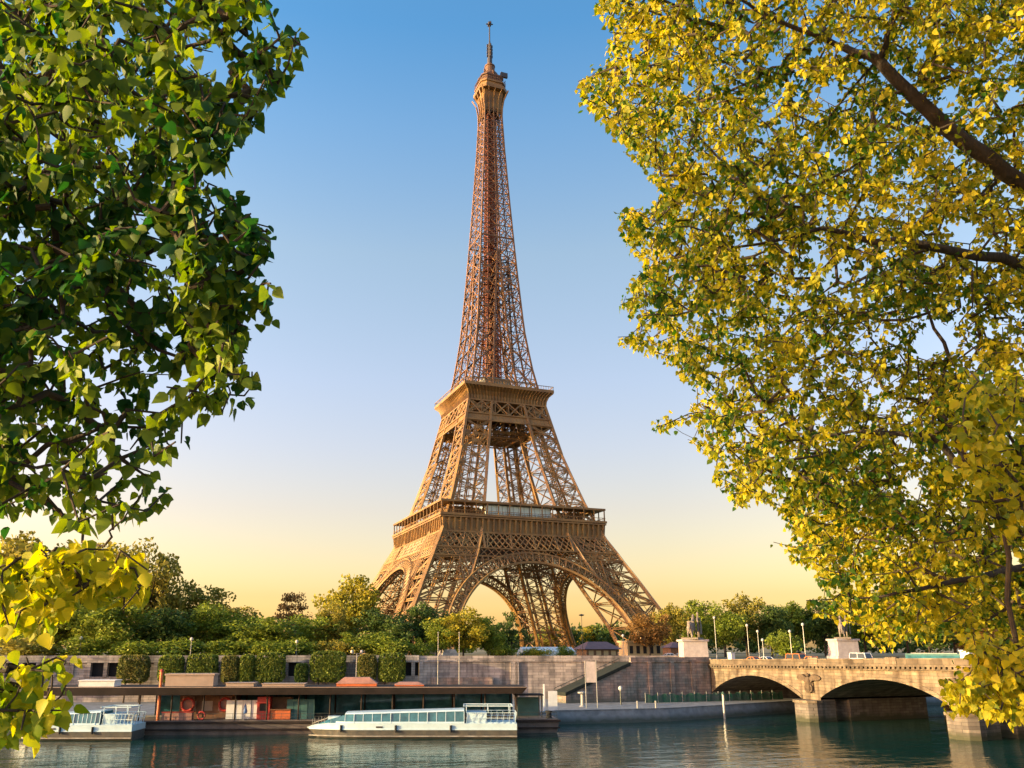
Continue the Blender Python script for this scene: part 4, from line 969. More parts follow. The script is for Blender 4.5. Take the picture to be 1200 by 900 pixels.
def lamp(u, vt, Y, lab, style='single', vb=768, base=GZ, mt=None, X=None):
    p = at(u, vb, 1, Y) if X is None else at(u, vb, 0, X); q = at(u, vt, 1, p.y)
    h = q.z-base; t = thing('street_lamp', lab, 'street lamp', (p.x, p.y, base), 0, 'street lamps along the quay and bridge')
    mt = mt or POLE; r = .085
    MB().lathe([(.22,0),(.22,.6),(.12,.8)],8).build('base', mt, t); MB().tube([(0,0,.7),(0,0,h-.3)],[r,r*.7],8).build('post', mt, t)
    if style == 'single': MB().lathe([(.1,h-.35),(.3,h-.2),(.34,h+.15),(.1,h+.4)],10).build('lantern', GLOBE, t)
    elif style == 'double':
        MB().bar((-1.0,0,h-.3),(1.0,0,h-.3),.08).build('arm', mt, t)
        for x in (-.95,.95): MB().lathe([(.08,h-.25),(.3,h-.1),(.3,h+.2),(.08,h+.35)],10,(x,0)).build('lantern', GLOBE, t)
    elif style == 'flat': MB().lathe([(.1,h-.5),(.75,h-.3),(.8,h-.12),(.1,h+.1)],10).build('lantern', POLE_D, t)
lamp(683, 720, -118, 'tall dark street lamp with a wide head under the tower arch', 'flat', mt=POLE_D)
lamp(840, 724, -162, 'tall pale post right of the first statue pedestal', 'single', X=10)
lamp(878, 733, -150, 'pale lamp post against dark trees above the first arch', 'single', X=14)
lamp(890, 740, -150, 'thin lamp post right of a taller one above the first arch', 'single', X=22)
lamp(895, 750, -150, 'short bare post among the lamp posts above the first arch', 'single', X=16)
lamp(928, 740, -150, 'lamp post behind the orange van on the bridge', 'single', X=16)
lamp(944, 732, -150, 'tall lamp post just left of the second statue pedestal', 'single', X=8)
lamp(417, 764, -166, 'twin headed pale lamp post in front of the clipped trees', 'double', vb=800, base=-3.9)
lamp(93, 748, -128, 'white globe lamp among green trees above two dark openings', 'single')
lamp(223, 749, -138, 'white globe lamp before green bushes above a clipped tree', 'single')
lamp(347, 752, -140, 'small globe lamp in front of pale green bushes left of the tower', 'single')
lamp(731, 745, -130, 'small lamp in front of the right tower foot', 'single')
# tower forecourt: pavilion, tents, gate house
p = at(700, 765, 1, -112); t = thing('ticket_pavilion', 'low pavilion with a mauve hipped roof between the tower legs', 'pavilion', (p.x,-112,GZ), 0)
MB().box(-5,5,-3,3,0,2.6).build('wall', IRON_D, t); MB().hexa([(-6.2,-4,2.6),(6.2,-4,2.6),(6.2,4,2.6),(-6.2,4,2.6),(-3,-.4,4.7),(3,-.4,4.7),(3,.4,4.7),(-3,.4,4.7)]).build('roof', PURPLE, t)
for q in range(4): MB().box(-4.4+q*2.4,-2.9+q*2.4,-3.06,-3.002,.9,2.2).build('window', GOLDST, t)
p = at(640, 765, 1, -128); t = thing('white_marquee', 'long low white marquee in front of the rear tower legs', 'tent', (p.x,-128,GZ), R(-6))
m = MB(); m.loft([[(x,-3,.2),(x,-3,2.1),(x,0,3.2),(x,3,2.1),(x,3,.2)] for x in (-7,-2.4,2.4,7)]); m.build('canvas', CLOTHW, t)
for x in (-7,0,7): MB().tube([(x,-3.1,0),(x,-3.1,2.2)],.06,6).build('post', POLE, t)
p = at(752, 765, 1, -92); t = thing('gate_house', 'pale golden stone building at the foot of the right tower leg', 'building', (p.x,-92,GZ), R(-4))
MB().box(-6.5,6.5,-3,3,0,4.6).build('wall', GOLDST, t); MB().box(-7,7,-3.5,3.5,4.602,5.2).build('cornice', GOLDST, t)
for q in range(5): w = MB().box(-5.8+q*2.4,-4.6+q*2.4,-3.06,-3.002,1.2,3.6).build('window', DARK, t)
p = at(790, 765, 1, -120); t = thing('brown_kiosk', 'small reddish brown kiosk left of the first statue pedestal', 'kiosk', (p.x,-120,GZ), 0)
MB().box(-2.5,2.5,-2,2,0,3.0).build('wall', WOOD, t); MB().hexa([(-3,-2.5,3),(3,-2.5,3),(3,2.5,3),(-3,2.5,3),(-.4,-.4,4.6),(.4,-.4,4.6),(.4,.4,4.6),(-.4,.4,4.6)]).build('roof', PURPLE, t)
# ================================================================ trees behind the quay
def leafmat(name, c1, c2, isl=.45, tr=.45):
    return mat(name, c1, .55, 0, scale=.45, col2=c2, translucent=tr, island=isl, spec=.25)
FG = leafmat('green foliage', (.25,.29,.03), (.13,.20,.025)); FD = leafmat('dark green foliage', (.10,.15,.03), (.06,.11,.025)); FY = leafmat('yellow green foliage', (.44,.36,.03), (.24,.25,.025))
FB = leafmat('bronze foliage', (.33,.18,.05), (.21,.13,.04)); FO = leafmat('olive foliage', (.33,.275,.04), (.19,.20,.035)); FH = leafmat('clipped foliage', (.20,.25,.035), (.12,.16,.03)); FHB = leafmat('brown clipped foliage', (.22,.19,.05), (.13,.16,.035))
def rnd_dir(r):
    while True:
        v = Vector((r.uniform(-1,1), r.uniform(-1,1), r.uniform(-1,1)))
        if .05 < v.length < 1: return v.normalized()
def cards(m, r, c, n, rad, size):
    for _ in range(n):
        d = rnd_dir(r); p = c + Vector((d.x, d.y, d.z*.8))*rad*(r.random()**.45)
        a = rnd_dir(r); b = a.cross(rnd_dir(r)).normalized(); s = size*r.uniform(.6,1.25)
        a = a*s*.5; b = b*s*.36
        m.add([p-a, p+b*.9+a*.1, p+a, p-b*.9+a*.1], [(0,1,2,3)])
def crown(seed, kind):
    r = random.Random(seed); m = MB(); br = MB()
    if kind == 'round': n, rx, rz, z0, cr, nl, sz = 60, .38, .40, .57, .12, 95, .044
    elif kind == 'open': n, rx, rz, z0, cr, nl, sz = 58, .38, .40, .56, .12, 75, .046
    elif kind == 'tall': n, rx, rz, z0, cr, nl, sz = 44, .26, .44, .55, .105, 65, .046
    elif kind == 'layer': n, rx, rz, z0, cr, nl, sz = 40, .40, .40, .55, .085, 60, .045
    else: n, rx, rz, z0, cr, nl, sz = 30, .5, .40, .42, .2, 95, .07
    cs = []
    for q in range(n):
        d = rnd_dir(r); rr = r.uniform(.55,1.0) if q % 4 else r.uniform(.1,.6)
        lob = 1 + .16*math.sin(3*math.atan2(d.y,d.x)+seed) + .10*math.sin(5*d.z+seed*2)
        c = Vector((d.x*rx*rr*lob, d.y*rx*rr*lob, z0 + d.z*rz*rr*(lob if d.z > 0 else .8)))
        if kind == 'layer': c.z = z0 + rz*(round((c.z-z0)/rz*3)/3) ; f = 1-max(0,(c.z-.35)/.75); c.x *= f+.25; c.y *= f+.25
        c.z = min(c.z, z0+rz*.88); cs.append(c)
        cards(m, r, c, nl, cr*r.uniform(.7,1.35), sz)
    zs = sorted(v[2] for v in m.v); top = zs[int(len(zs)*.985)]; k = 1/top
    m.v = [(x*k, y*k, z*k) for x, y, z in m.v]
    if kind != 'bush':
        br.tube([(0,0,-.02),(.004,0,.12),(.0,.006,.3),(.01,0,.5)],[.03,.022,.018,.012],8)
        for c in cs[::3]:
            b = Vector((0,0,r.uniform(.2,.45))); mid = b.lerp(c*k,.55)+Vector((0,0,-.02)); br.tube([b, mid, c*k],[.01,.006,.003],5)
    else: br.tube([(0,0,-.02),(0,0,.4)],[.03,.015],6)
    rs = sorted(max(abs(v[0]),abs(v[1])) for v in m.v); return m.mesh('crown', FG), br.mesh('trunk', BARK), rs[int(len(rs)*.985)]
PROTO = {k: [crown(s*7+i*13+3, k) for s in range(n)] for i, (k, n) in enumerate((('round',4),('open',2),('tall',2),('layer',2),('bush',3)))}
_cnt = {}
def tree(u, vt, wpx, d, kind, fm, name, lab, base=GZ, plane=None, grp='trees behind the quay', vb=768):
    p = atl(u, vb, WM, WC+d) if plane is None else at(u, vb, 1, plane)
    q = atl(u, vt, WM, WC+d) if plane is None else at(u, vt, 1, plane)
    h = max(q.z-base, 2.0); dist = (p-CAM).dot(FW); w = wpx*dist/941.7
    i = _cnt.get(kind, 0); _cnt[kind] = i+1
    cm, tm, rad = PROTO[kind][i % len(PROTO[kind])]
    t = thing(name, lab, 'bush' if kind == 'bush' else 'tree', (p.x, p.y, base), i*1.9, grp)
    s = w/2/rad*.97
    for nm, me in (('trunk', tm), ('crown', cm)):
        o = bpy.data.objects.new(nm, me); C.objects.link(o); o.parent = t; o.scale = (s, s, h)
        if nm == 'crown': o.material_slots[0].link = 'OBJECT'; o.material_slots[0].material = fm
        else: o.scale = (h*.9, h*.9, h)
    return t
T = [ # u, top v, width px, metres behind the wall, shape, foliage, name, label
(20,636,160,40,'round',FO,'broad_tree','huge golden rimmed tree at the far left edge behind overhanging leaves'),
(108,643,130,44,'round',FY,'broad_tree','tall yellow green tree above two dark wall openings'),
(168,645,96,36,'round',FO,'broad_tree','tall olive tree with ragged crown right of the yellow green one'),
(60,700,110,20,'round',FG,'green_tree','dense green tree low in front of the golden rimmed giant'),
(130,708,90,14,'round',FG,'green_tree','fresh green rounded tree beneath the tall olive tree'),
(226,688,92,46,'open',FO,'golden_tree','loose golden olive tree standing against the glowing sky'),
(192,716,80,16,'round',FD,'dark_tree','dark green tree in front of the loose golden olive tree'),
(246,712,90,24,'round',FG,'green_tree','rounded green tree between the loose golden olive tree and the clipped trees'),
(276,714,80,30,'open',FO,'low_tree','low olive tree with thin top right of the loose golden olive tree'),
(306,726,96,16,'round',FG,'green_tree','spreading green tree above the biggest pair of clipped trees'),
(340,697,62,52,'layer',FB,'bronze_tree','small bronze tree poking up alone above the green canopy'),
(372,722,84,22,'round',FG,'green_tree','pale green tree below the lone bronze tree'),
(411,679,86,34,'round',FY,'golden_tree','large golden green tree left of the near tower leg'),
(386,712,50,20,'round',FO,'low_tree','olive tree hugging the left foot of the golden tree'),
(440,716,56,18,'tall',FD,'dark_tree','dark narrow tree right of the golden tree'),
(466,726,50,14,'tall',FD,'dark_tree','dark blue green cypress like tree before the near tower leg'),
(432,742,70,9,'round',FG,'green_tree','green tree right above the square clipped bush row'),
(494,711,62,26,'round',FD,'dark_tree','dark dome shaped tree covering the near tower leg base'),
(512,728,46,10,'round',FG,'street_tree','small bright street tree left of the slender pale poles'),
(543,717,78,12,'round',FY,'street_tree','bright yellow green street tree above the tall river wall'),
(572,726,52,16,'round',FG,'street_tree','green street tree right of the bright yellow green one'),
(600,719,40,22,'layer',FD,'dark_tree','dark layered cedar under the left side of the arch'),
]
for a in T: tree(*a)
T2 = [
(652,738,46,'round',FO,60,'park_tree','olive park tree glimpsed under the tower between the rear legs'),
(700,735,80,'round',FY,75,'park_tree','wide golden park tree behind the mauve roofed pavilion'),
(735,742,50,'round',FY,70,'park_tree','low golden park tree by the inside of the right tower leg'),
(762,722,52,'round',FB,-100,'bronze_tree','purplish bronze tree at the foot of the right tower leg'),
(790,712,46,'round',FO,-90,'park_tree','olive tree just left of the nearer statue'),
(819,707,60,'round',FG,-80,'park_tree','green tree directly behind the nearer statue'),
(850,714,52,'round',FG,-95,'park_tree','green tree right of the nearer statue behind the pale post'),
(876,701,58,'open',FO,-85,'ragged_tree','ragged open topped tree above the first bridge arch'),
(905,713,60,'round',FD,-92,'dark_tree','dark tree between the ragged tree and the tall lamp post'),
(932,710,60,'round',FG,-82,'park_tree','tall green tree behind the orange van on the bridge'),
(918,742,44,'bush',FG,-125,'shrub','bright green shrub above the orange van'),
(968,706,70,'round',FD,-88,'dark_tree','dark tree behind the farther statue'),
(1015,700,80,'round',FG,-84,'park_tree','green tree behind the white van and overhanging leaves'),
(1065,694,84,'round',FD,-90,'dark_tree','dark tree behind the city bus'),
(1090,724,70,'round',FD,-112,'dark_tree','dark teal green tree rising straight over the city bus'),
(1120,690,84,'round',FO,-92,'park_tree','olive tree right of the city bus'),
(1140,716,60,'tall',FB,-118,'bronze_tree','bronze tree beside the small white kiosk on the bridge'),
(1175,694,90,'round',FG,-95,'park_tree','green tree at the right edge behind the hanging foliage'),
(1230,690,110,'round',FG,-98,'park_tree','green tree beyond the right edge of the bridge view'),
]
for u, vt, w, k, fm, Y, nm, lab in T2: tree(u, vt, w, 0, k, fm, nm, lab, plane=Y)
B_ = [(100,748,70,7),(160,752,70,6),(215,750,80,8),(268,752,70,7),(318,752,64,6),(352,750,60,9),(396,752,60,7),(452,750,60,6),(492,754,40,6),(30,750,90,7)]
BL = ['above two dark wall openings','left of the white globe lamp','around the white globe lamp','above the brown clipped tree','above the tallest clipped tree','beside the small globe lamp','under the golden tree','under the dark narrow tree','at the left end of the tall river wall','at the far left edge']
for (u, vt, w, d), l in zip(B_, BL): tree(u, vt, w, d, 'bush', FG if u not in (30,396) else FO, 'shrub', 'low green shrub on the quay top '+l, grp='shrubs along the quay top')
for u, vt, w, Y, l in ((586,758,34,-142,'left end of the white marquee'),(628,760,40,-141,'front of the white marquee'),(662,758,26,-139,'right end of the white marquee')):
    tree(u, vt, w, 0, 'bush', FY if u == 628 else FG, 'shrub', 'low planted shrub at the '+l, plane=Y, grp='shrubs along the quay top')
# far rows of trees that close the horizon
def wood(name, x0, x1, y, n, h, fm):
    r = random.Random(int(x0)); m = MB()
    for q in range(n):
        x = x0+(x1-x0)*(q+r.random())/n; hh = h*r.uniform(.7,1.1)
        for w in range(9): cards(m, r, Vector((x+r.uniform(-8,8), y+r.uniform(-12,12), 4+hh*r.uniform(.15,.85))), 34, 5.5, 2.6)
    o = m.build(name, fm); o['kind'] = 'stuff'; return o
wood('far_woods', -420, 130, 150, 60, 15, FG); wood('far_woods', 60, 760, 60, 70, 17, FD)
# ---- clipped trees in front of the gallery
def clipped(u0, u1, vt, lab, fm, d=3.4, dd=3.0):
    p0, p1 = atl(u0, 785, WM, WC-d), atl(u1, 785, WM, WC-d); zt = atl((u0+u1)/2, vt, WM, WC-d).z; w = (p1-p0).length*.98; r = random.Random(u0)
    c = (p0+p1)/2; t = thing('clipped_tree', lab, 'tree', (c.x, c.y, -3.9), math.atan(WM), 'clipped trees along the gallery')
    m = MB(); zb = 4.0; H_ = zt+3.9
    hz = (H_-zb)/2; cz = (H_+zb)/2
    for q in range(3600):
        d_ = rnd_dir(r); e = 5.5; rad = (abs(d_.x)**e+abs(d_.y)**e+abs(d_.z)**e)**(-1/e)*(1-abs(r.gauss(0,.07)))
        bump = 1+.07*noise.noise((d_.x*2.2+u0, d_.y*2.2, d_.z*2.2))
        p = Vector((d_.x*rad*w/2*bump, d_.y*rad*dd/2*bump, cz+d_.z*rad*hz*bump)); v = rnd_dir(r); s = rnd_dir(r).cross(v).normalized(); k = r.uniform(.15,.34)
        m.add([p-v*k, p+s*k*.7, p+v*k, p-s*k*.7], [(0,1,2,3)])
    m.box(-w*.36,w*.36,-dd*.36,dd*.36,zb+.8,H_-.9)
    m.build('crown', fm, t)
    b = MB()
    for x in (-w*.25, w*.25): b.tube([(x,0,0),(x+.05,0,2),(x,0,zb+.6)],[.2,.16,.15],7)
    b.build('trunk', BARK, t)
clipped(139,175,768,'brownish green clipped tree right of two dark wall openings',FHB)
clipped(186,215,768,'small green clipped tree directly right of the orange post',FH)
clipped(219,255,767,'wide green clipped tree behind the beige roof cabin',FH)
clipped(260,280,769,'narrow brownish clipped tree joined to a greener one on its right',FHB)
clipped(281,298,768,'narrow green clipped tree squeezed against a taller one',FH)
clipped(299,334,765,'big dark green clipped tree left of a single dark opening',FH)
clipped(363,405,763.5,'widest clipped tree standing left of the twin headed lamp',FH)
clipped(419,441,767,'slim brownish clipped tree right of the twin headed lamp',FHB)
clipped(443,475,765.5,'square green clipped tree left of the tall river wall',FH)
clipped(-30,0,768,'clipped tree at the far left end of the gallery',FH)
clipped(346,361,778,'low dark bush between a dark opening and the widest clipped tree',FD, 3.5, 2.5)
# ================================================================ the two poplars framing the view
NLEAF = leafmat
def near_leaf(name, c1, c2, tr, isl=.35):
    m = bpy.data.materials.new(name); m.use_nodes = True; n = m.node_tree; N = n.nodes; L = n.links; b = N['Principled BSDF']
    b.inputs['Roughness'].default_value = .55; b.inputs['Specular IOR Level'].default_value = .3
    g = N.new('ShaderNodeNewGeometry'); rp = N.new('ShaderNodeValToRGB'); 
    tc = N.new('ShaderNodeTexCoord'); nz = N.new('ShaderNodeTexNoise'); nz.inputs['Scale'].default_value = .9; nz.inputs['Detail'].default_value = 3; L.new(tc.outputs['Object'], nz.inputs[0])
    ma = N.new('ShaderNodeMath'); ma.operation = 'MULTIPLY_ADD'; ma.inputs[1].default_value = 2.6; ma.inputs[2].default_value = -1.62; L.new(nz.outputs[0], ma.inputs[0])
    n5 = N.new('ShaderNodeTexNoise'); n5.inputs['Scale'].default_value = 45; L.new(tc.outputs['Object'], n5.inputs[0])
    mb = N.new('ShaderNodeMath'); mb.operation = 'MULTIPLY_ADD'; mb.inputs[1].default_value = .5; L.new(n5.outputs[0], mb.inputs[0]); L.new(ma.outputs[0], mb.inputs[2])
    ad = N.new('ShaderNodeMath'); ad.operation = 'ADD'; L.new(g.outputs['Random Per Island'], ad.inputs[0]); L.new(mb.outputs[0], ad.inputs[1]); ad.use_clamp = True; L.new(ad.outputs[0], rp.inputs[0])
    e = rp.color_ramp.elements; e[0].position = 0; e[0].color = (*c1,1); e[1].position = .85; e[1].color = (*c2,1)
    t = N.new('ShaderNodeBsdfTranslucent'); h = N.new('ShaderNodeHueSaturation'); h.inputs['Value'].default_value = 1.3; h.inputs['Saturation'].default_value = 1.1; h.inputs['Hue'].default_value = .503
    L.new(rp.outputs[0], h.inputs['Color']); L.new(h.outputs[0], t.inputs['Color']); L.new(rp.outputs[0], b.inputs['Base Color'])
    ms = N.new('ShaderNodeMixShader'); ms.inputs[0].default_value = tr; L.new(b.outputs[0], ms.inputs[1]); L.new(t.outputs[0], ms.inputs[2]); L.new(ms.outputs[0], N['Material Output'].inputs[0])
    MATS[name] = m; return m
LEAF_R = near_leaf('yellow poplar leaf', (.05,.13,.012), (.52,.44,.02), .5)
LEAF_SUN = near_leaf('sun tinted poplar leaf', (.17,.26,.015), (.52,.47,.02), .5)  # sun glowing through the low leaves is put into this brighter yellow
LEAF_L = near_leaf('green poplar leaf', (.022,.085,.014), (.20,.27,.018), .46)
def inside(poly, u, v):
    c = False; j = len(poly)-1
    for i in range(len(poly)):
        (a, b), (x, y) = poly[i], poly[j]
        if (b > v) != (y > v) and u < (x-a)*(v-b)/(y-b)+a: c = not c
        j = i
    return c
def leaf(m, r, p, out, size):          # heart shaped poplar leaf hanging from its stalk
    down = Vector((r.gauss(0,.45), r.gauss(0,.45), -1)).normalized()
    ax = (down*r.uniform(.5,1.1) + out*r.uniform(.1,.8)).normalized()
    nrm = rnd_dir(r); sd = ax.cross(nrm)
    if sd.length < .1: return
    sd.normalize(); nr = sd.cross(ax); s = size*r.uniform(.6,1.15); fold = r.uniform(.0,.16); curl = r.uniform(-.25,.25)
    p = p + ax*s*r.uniform(.15,.45)
    P = lambda a, b, c: p + ax*(a*s) + sd*(b*s) + nr*(c*s)
    k = curl
    m.add([P(0,0,0), P(.3,0,.02), P(.62,0,k*.35), P(1.02,0,k), P(.0,.2,fold*.5), P(.2,.43,fold), P(.52,.33,fold*.8+k*.25), P(.0,-.2,fold*.5), P(.2,-.43,fold), P(.52,-.33,fold*.8+k*.25)],
          [(0,4,5,1),(1,5,6,2),(2,6,3),(0,1,8,7),(1,2,9,8),(2,3,9)])
def grow(tree_ob, limbs, tips, lmat, r, size, per, tw_len, twr=.006, cname='crown'):
    """limbs: polylines with radii; tips: twig ends in the crown's volume, each joined to the branch system at its nearest node"""
    nodes = []; par = []; rad0 = []
    for pts, rr in limbs:
        for i in range(len(pts)-1):
            n = max(2, int((pts[i+1]-pts[i]).length/.15))
            for q in range(n): nodes.append(pts[i].lerp(pts[i+1], q/n)); par.append(-1)
        nodes.append(pts[-1]); par.append(-1)
    nl = len(nodes)
    tips = sorted(tips, key=lambda p: min((p-q).length for q in nodes[::4]))
    import bisect
    grid = {}; cs = .5
    key = lambda p: (int(p.x//cs), int(p.y//cs), int(p.z//cs))
    for i, p in enumerate(nodes): grid.setdefault(key(p), []).append(i)
    desc = [0]*nl; ends = []
    for tp in tips:
        best = None; bd = 1e9; k = key(tp); rng = 1
        while best is None and rng < 14:
            for a in range(-rng, rng+1):
                for b in range(-rng, rng+1):
                    for c in range(-rng, rng+1):
                        for i in grid.get((k[0]+a,k[1]+b,k[2]+c), ()):
                            dd = (nodes[i]-tp).length
                            if dd < bd: bd = dd; best = i
            rng += 2 if best is None else 0
            if best is None: continue
        if best is None: continue
        a = nodes[best]; steps = max(1, int(bd/.22)); prev = best; sag = Vector((0,0,-.05*bd))
        for q in range(1, steps+1):
            f = q/steps; p = a.lerp(tp, f) + sag*4*f*(1-f) + (Vector((r.gauss(0,.015), r.gauss(0,.015), r.gauss(0,.015))) if q < steps else Vector())
            nodes.append(p); par.append(prev); desc.append(0); prev = len(nodes)-1; grid.setdefault(key(p), []).append(prev)
        ends.append(prev)
    for e in ends:
        i = e
        while i != -1: desc[i] += 1; i = par[i]
    tm = MB(); lm = MB()
    for i in range(nl, len(nodes)):
        j = par[i]; ra = min(.016, twr*.55*(desc[j] if j >= nl else desc[i]+1)**.42+.0012); rb = min(.016, twr*.55*desc[i]**.42+.001)
        tm.tube([nodes[j], nodes[i]], [ra, rb], 5 if ra < .008 else 7, False)
    for e in ends:
        p = nodes[e]; j = par[e]; out = (p-nodes[j]); out = out.normalized() if out.length > 1e-4 else Vector((1,0,0))
        n = max(2, int(r.gauss(per, per*.3)))
        for q in range(n):
            b = p - out*tw_len*r.random()*1.0 + rnd_dir(r)*tw_len*.22*r.random()
            leaf(lm, r, b, (rnd_dir(r)+out*.4).normalized(), size)
    if cname == 'crown': tm.build('twigs', TWIG, tree_ob); lm.build(cname, lmat, tree_ob, True)
    else:
        nf = len(lm.f); lm.add(tm.v, tm.f); ob = lm.build(cname, [lmat, TWIG], tree_ob, True)
        for i in range(nf, len(lm.f)): ob.data.polygons[i].material_index = 1
    return len(lm.f)//6
def D(u, v, t): return depth(u, v, t)
def limb_part(t, pts, rr, name='limb'):
    P = []; Q = []
    for i in range(len(pts)-1):
        for q in range(4): f = q/4; P.append(pts[i].lerp(pts[i+1], f)); Q.append(rr[i]+(rr[i+1]-rr[i])*f)
    P.append(pts[-1]); Q.append(rr[-1]); rz = random.Random(len(P))
    P = [p+Vector((rz.gauss(0,.012),rz.gauss(0,.012),rz.gauss(0,.012)))*(1 if 0 < i < len(P)-1 else 0) for i, p in enumerate(P)]
    MB().tube(P, Q, 12).build(name, BARK, t, True)
# ---------------- right tree
RP = [(690,-260),(690,-40),(697,5),(712,30),(716,62),(700,84),(673,97),(672,112),(690,122),(712,145),(736,172),(752,200),(778,224),(772,238),(740,236),(726,252),(733,282),(756,305),(738,335),(726,358),(752,382),(722,396),(724,408),(756,410),(788,432),(812,455),(806,485),(768,490),(766,503),(796,512),(832,535),(836,562),(852,592),(905,588),(918,604),(922,622),(898,640),(928,655),(952,662),(962,690),(940,706),(950,716),(1000,722),(1014,756),(1046,764),(1084,748),(1104,728),(1128,742),(1144,782),(1112,808),(1118,832),(1160,836),(1205,838),(1420,838),(1500,700),(1500,-260)]
TRR = random.Random(11)
pt = thing('poplar_tree', 'golden leaved poplar filling the right side of the view, sunlit from the left', 'tree', (0,0,0))
rt_ = [D(1420,905,8.2), D(1400,600,8.0), D(1350,330,7.9), D(1310,60,7.9), D(1290,-300,8.2)]
rt_[0].z = 4.9; rt_[0].x = rt_[1].x+.1; rt_[0].y = rt_[1].y
l1 = [D(1330,300,7.9), D(1200,216,7.6), D(1110,150,7.3), D(1030,72,7.2), D(980,50,7.4), D(900,20,7.3), D(850,-10,7.2)]
l2 = [D(1360,360,8.0), D(1200,314,7.5), D(1085,285,7.0), D(960,270,7.2), D(860,290,7.0)]
l3 = [D(1390,560,8.0), D(1240,600,7.4), D(1150,570,7.1), D(1090,510,7.0), D(1000,505,7.0), D(900,520,6.9)]
l4 = [D(1400,640,8.1), D(1230,660,6.9), D(1120,680,6.5), D(1030,700,6.4)]
l5 = [D(1030,72,7.2), D(1045,30,7.0), D(1060,-60,6.9)]
l6 = [D(1150,570,7.1), D(1100,480,7.6), D(1110,420,7.9), D(1080,350,8.2)]
l7 = [D(1300,70,7.9), D(1200,-20,7.9), D(1050,-120,7.6), D(900,-160,7.4)]
l8 = [D(1400,700,8.2), D(1280,760,6.2), D(1200,780,5.3), D(1150,800,5.0)]
limbs = [(rt_, [.26,.22,.2,.17,.12]), (l1,[.10,.075,.066,.046,.025,.016,.009]), (l2,[.09,.05,.036,.02,.01]), (l3,[.08,.05,.036,.025,.015,.008]), (l4,[.07,.035,.022,.01]), (l5,[.03,.02,.01]), (l6,[.034,.03,.02,.01]), (l7,[.08,.05,.03,.012]), (l8,[.06,.03,.018,.009])]
limb_part(pt, *limbs[0], 'trunk')
for q in limbs[1:]: limb_part(pt, *q)
tips = []
HOLES = [(1100,392,26,20),(1125,270,26,16),(935,545,13,10),(1105,120,18,14),(800,505,20,8),(925,630,12,9),(1115,605,12,16)]
def dens_r(u, v):
    n = noise.noise((u*.011, v*.011, 3.1)) + .6*noise.noise((u*.03, v*.03, 7.7))
    return n
while len(tips) < 9600:
    u, v = TRR.uniform(672,1480), TRR.uniform(-220,840)
    if not inside(RP, u, v): continue
    if any(((u-a)/c)**2+((v-b)/d)**2 < 1 for a, b, c, d in HOLES): continue
    if u > 1215 and TRR.random() < .5: continue
    if v < -30 and TRR.random() < .5: continue
    lo, hi = 6.2, 10.4
    t = TRR.uniform(lo, hi)
    w3 = D(u, v, t); n3 = noise.noise(w3*1.25)+.5*noise.noise(w3*2.9)
    if n3 < -.06 and TRR.random() < .86: continue
    if t < 7.6 and ((abs(v-(72+(u-1030)*.85)) < 20 and 1000 < u < 1210) or (abs(v-(290+(u-1085)*.2)) < 14 and 1080 < u < 1210) or (abs(v-(50+(u-980)*.38)) < 9 and 860 < u < 1010)): continue
    if v > 740 and u > 1090: t = TRR.uniform(4.6,6.2)
    if u > 1120 and 430 < v < 620 and TRR.random() < .3: t = TRR.uniform(4.2,5.2)
    tips.append(D(u, v, t))
for _ in range(1300):    # the shaded depth of the crown, low on the right
    u, v = TRR.uniform(925,1260), TRR.uniform(540,745)
    if inside(RP, u, v) and noise.noise((u*.014, v*.014, 9.2)) > -.25: tips.append(D(u, v, TRR.uniform(7.8,10.2)))
nR = grow(pt, limbs, tips, LEAF_R, TRR, .055, 13, .23, .0042)
# ---------------- left tree
LP = [(-420,-200),(326,-200),(326,-60),(306,-5),(308,20),(346,30),(360,54),(350,80),(332,94),(314,112),(292,120),(298,142),(276,166),(256,184),(246,206),(262,216),(296,250),(320,258),(316,288),(306,318),(320,330),(314,364),(294,382),(278,396),(284,414),(304,424),(298,452),(276,478),(258,486),(246,474),(230,498),(206,530),(180,536),(182,556),(198,572),(186,596),(156,606),(126,596),(104,618),(60,610),(20,604),(-40,600),(-200,600),(-420,600)]
LP3 = [(-60,652),(60,640),(110,630),(150,640),(176,668),(174,694),(158,726),(138,716),(124,694),(98,690),(66,730),(18,738),(-60,738)]
LP2 = [(-70,775),(20,772),(40,768),(85,770),(92,800),(84,824),(60,842),(30,858),(-10,866),(-70,866)]
LH = [(45,618,50,14),(60,596,40,8),(215,330,12,8),(90,340,0,0),(150,500,16,12),(215,505,12,14),(110,755,60,12)]
TL = random.Random(5)
lt = thing('poplar_tree', 'dark green poplar hanging into the left side of the view, mostly in shade', 'tree', (0,0,0))
tr_ = [D(-560,900,3.9), D(-540,600,3.9), D(-520,250,3.9), D(-500,-100,4.0), D(-480,-500,4.2)]
tr_[0].z = 4.9; tr_[0].x = tr_[1].x; tr_[0].y = tr_[1].y
m1 = [D(-520,300,3.9), D(-250,330,3.8), D(-40,370,3.7), D(90,330,3.6), D(200,280,3.5)]
m2 = [D(-510,60,3.95), D(-200,60,3.9), D(40,90,3.7), D(180,60,3.6), D(260,40,3.5)]
m3 = [D(-530,500,3.9), D(-250,520,3.6), D(-30,540,3.4), D(80,520,3.3), D(150,480,3.3)]
m4 = [D(-530,560,3.9), D(-250,640,3.4), D(-60,670,3.1), D(60,675,3.0)]
m5 = [D(-540,640,3.9), D(-300,760,3.2), D(-80,800,2.9), D(10,810,2.85)]
m6 = [D(90,330,3.6), D(170,400,3.3), D(250,440,3.2), D(270,460,3.15)]
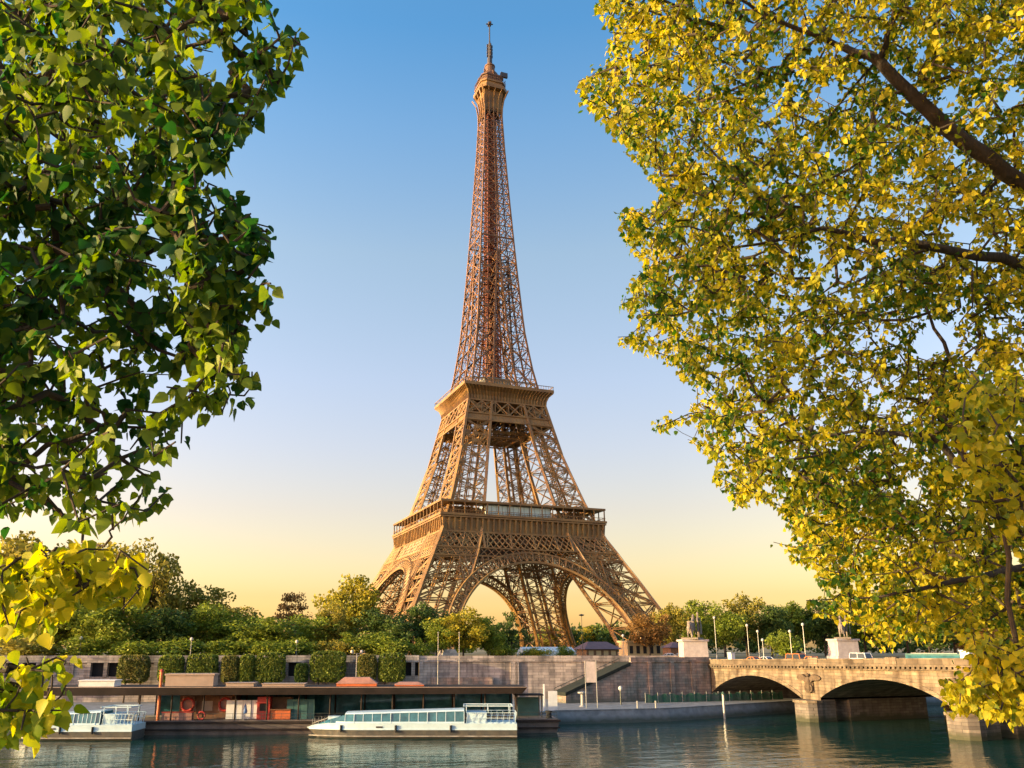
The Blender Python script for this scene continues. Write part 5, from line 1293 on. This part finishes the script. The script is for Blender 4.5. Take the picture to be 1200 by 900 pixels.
m7 = [D(-30,540,3.4), D(70,600,3.2), D(115,640,3.1), D(150,600,3.05)]
llimbs = [(tr_,[.2,.17,.15,.13,.1]),(m1,[.07,.045,.03,.016,.007]),(m2,[.06,.04,.026,.014,.006]),(m3,[.06,.03,.016,.01,.005]),(m4,[.04,.02,.01,.005]),(m5,[.04,.016,.008,.004]),(m6,[.012,.008,.005,.003]),(m7,[.014,.008,.005,.003])]
limb_part(lt, *llimbs[0], 'trunk')
for q in llimbs[1:]: limb_part(lt, *q)
tips = []
while len(tips) < 3300:
    u, v = TL.uniform(-420,362), TL.uniform(-180,866)
    if not inside(LP, u, v): continue
    if v > 520 and TL.random() < .3: continue
    if any(c and ((u-a)/c)**2+((v-b)/d)**2 < 1 for a, b, c, d in LH): continue
    if u < -30 and (v < 120 or v > 560): continue
    if v < -20 and TL.random() < .6: continue
    t = TL.uniform(2.7,4.6)
    if u > 200: t = TL.uniform(2.7,3.6)
    if v > 630: t = TL.uniform(2.6,3.2) 
    if v > 630 and v < 760 and TL.random() < .35: continue
    if v > 430 and TL.random() < .25: continue
    if noise.noise((u*.016+t*2, v*.016, 1.7)) < -.08 and u > 40 and TL.random() < .86: continue
    tips.append(D(u, v, t))
for _ in range(420):    # the smaller looking leaves of the upper crown, farther back
    u, v = TL.uniform(-60,250), TL.uniform(-60,240)
    if inside(LP, u, v): tips.append(D(u, v, TL.uniform(4.8,6.5)))
nL = grow(lt, llimbs, tips, LEAF_L, TL, .057, 7.5, .13, .004)
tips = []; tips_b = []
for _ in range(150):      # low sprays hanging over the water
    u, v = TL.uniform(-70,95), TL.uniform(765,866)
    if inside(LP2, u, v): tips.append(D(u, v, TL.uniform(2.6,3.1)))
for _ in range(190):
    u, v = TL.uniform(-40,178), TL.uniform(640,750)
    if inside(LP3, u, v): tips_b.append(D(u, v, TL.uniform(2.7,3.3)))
for lm_, tp_ in ((llimbs[5], tips), (llimbs[4], tips_b)): grow(lt, [lm_], tp_, LEAF_SUN, TL, .058, 5.5, .13, .003, 'foliage')
print('leaves', nR, nL)
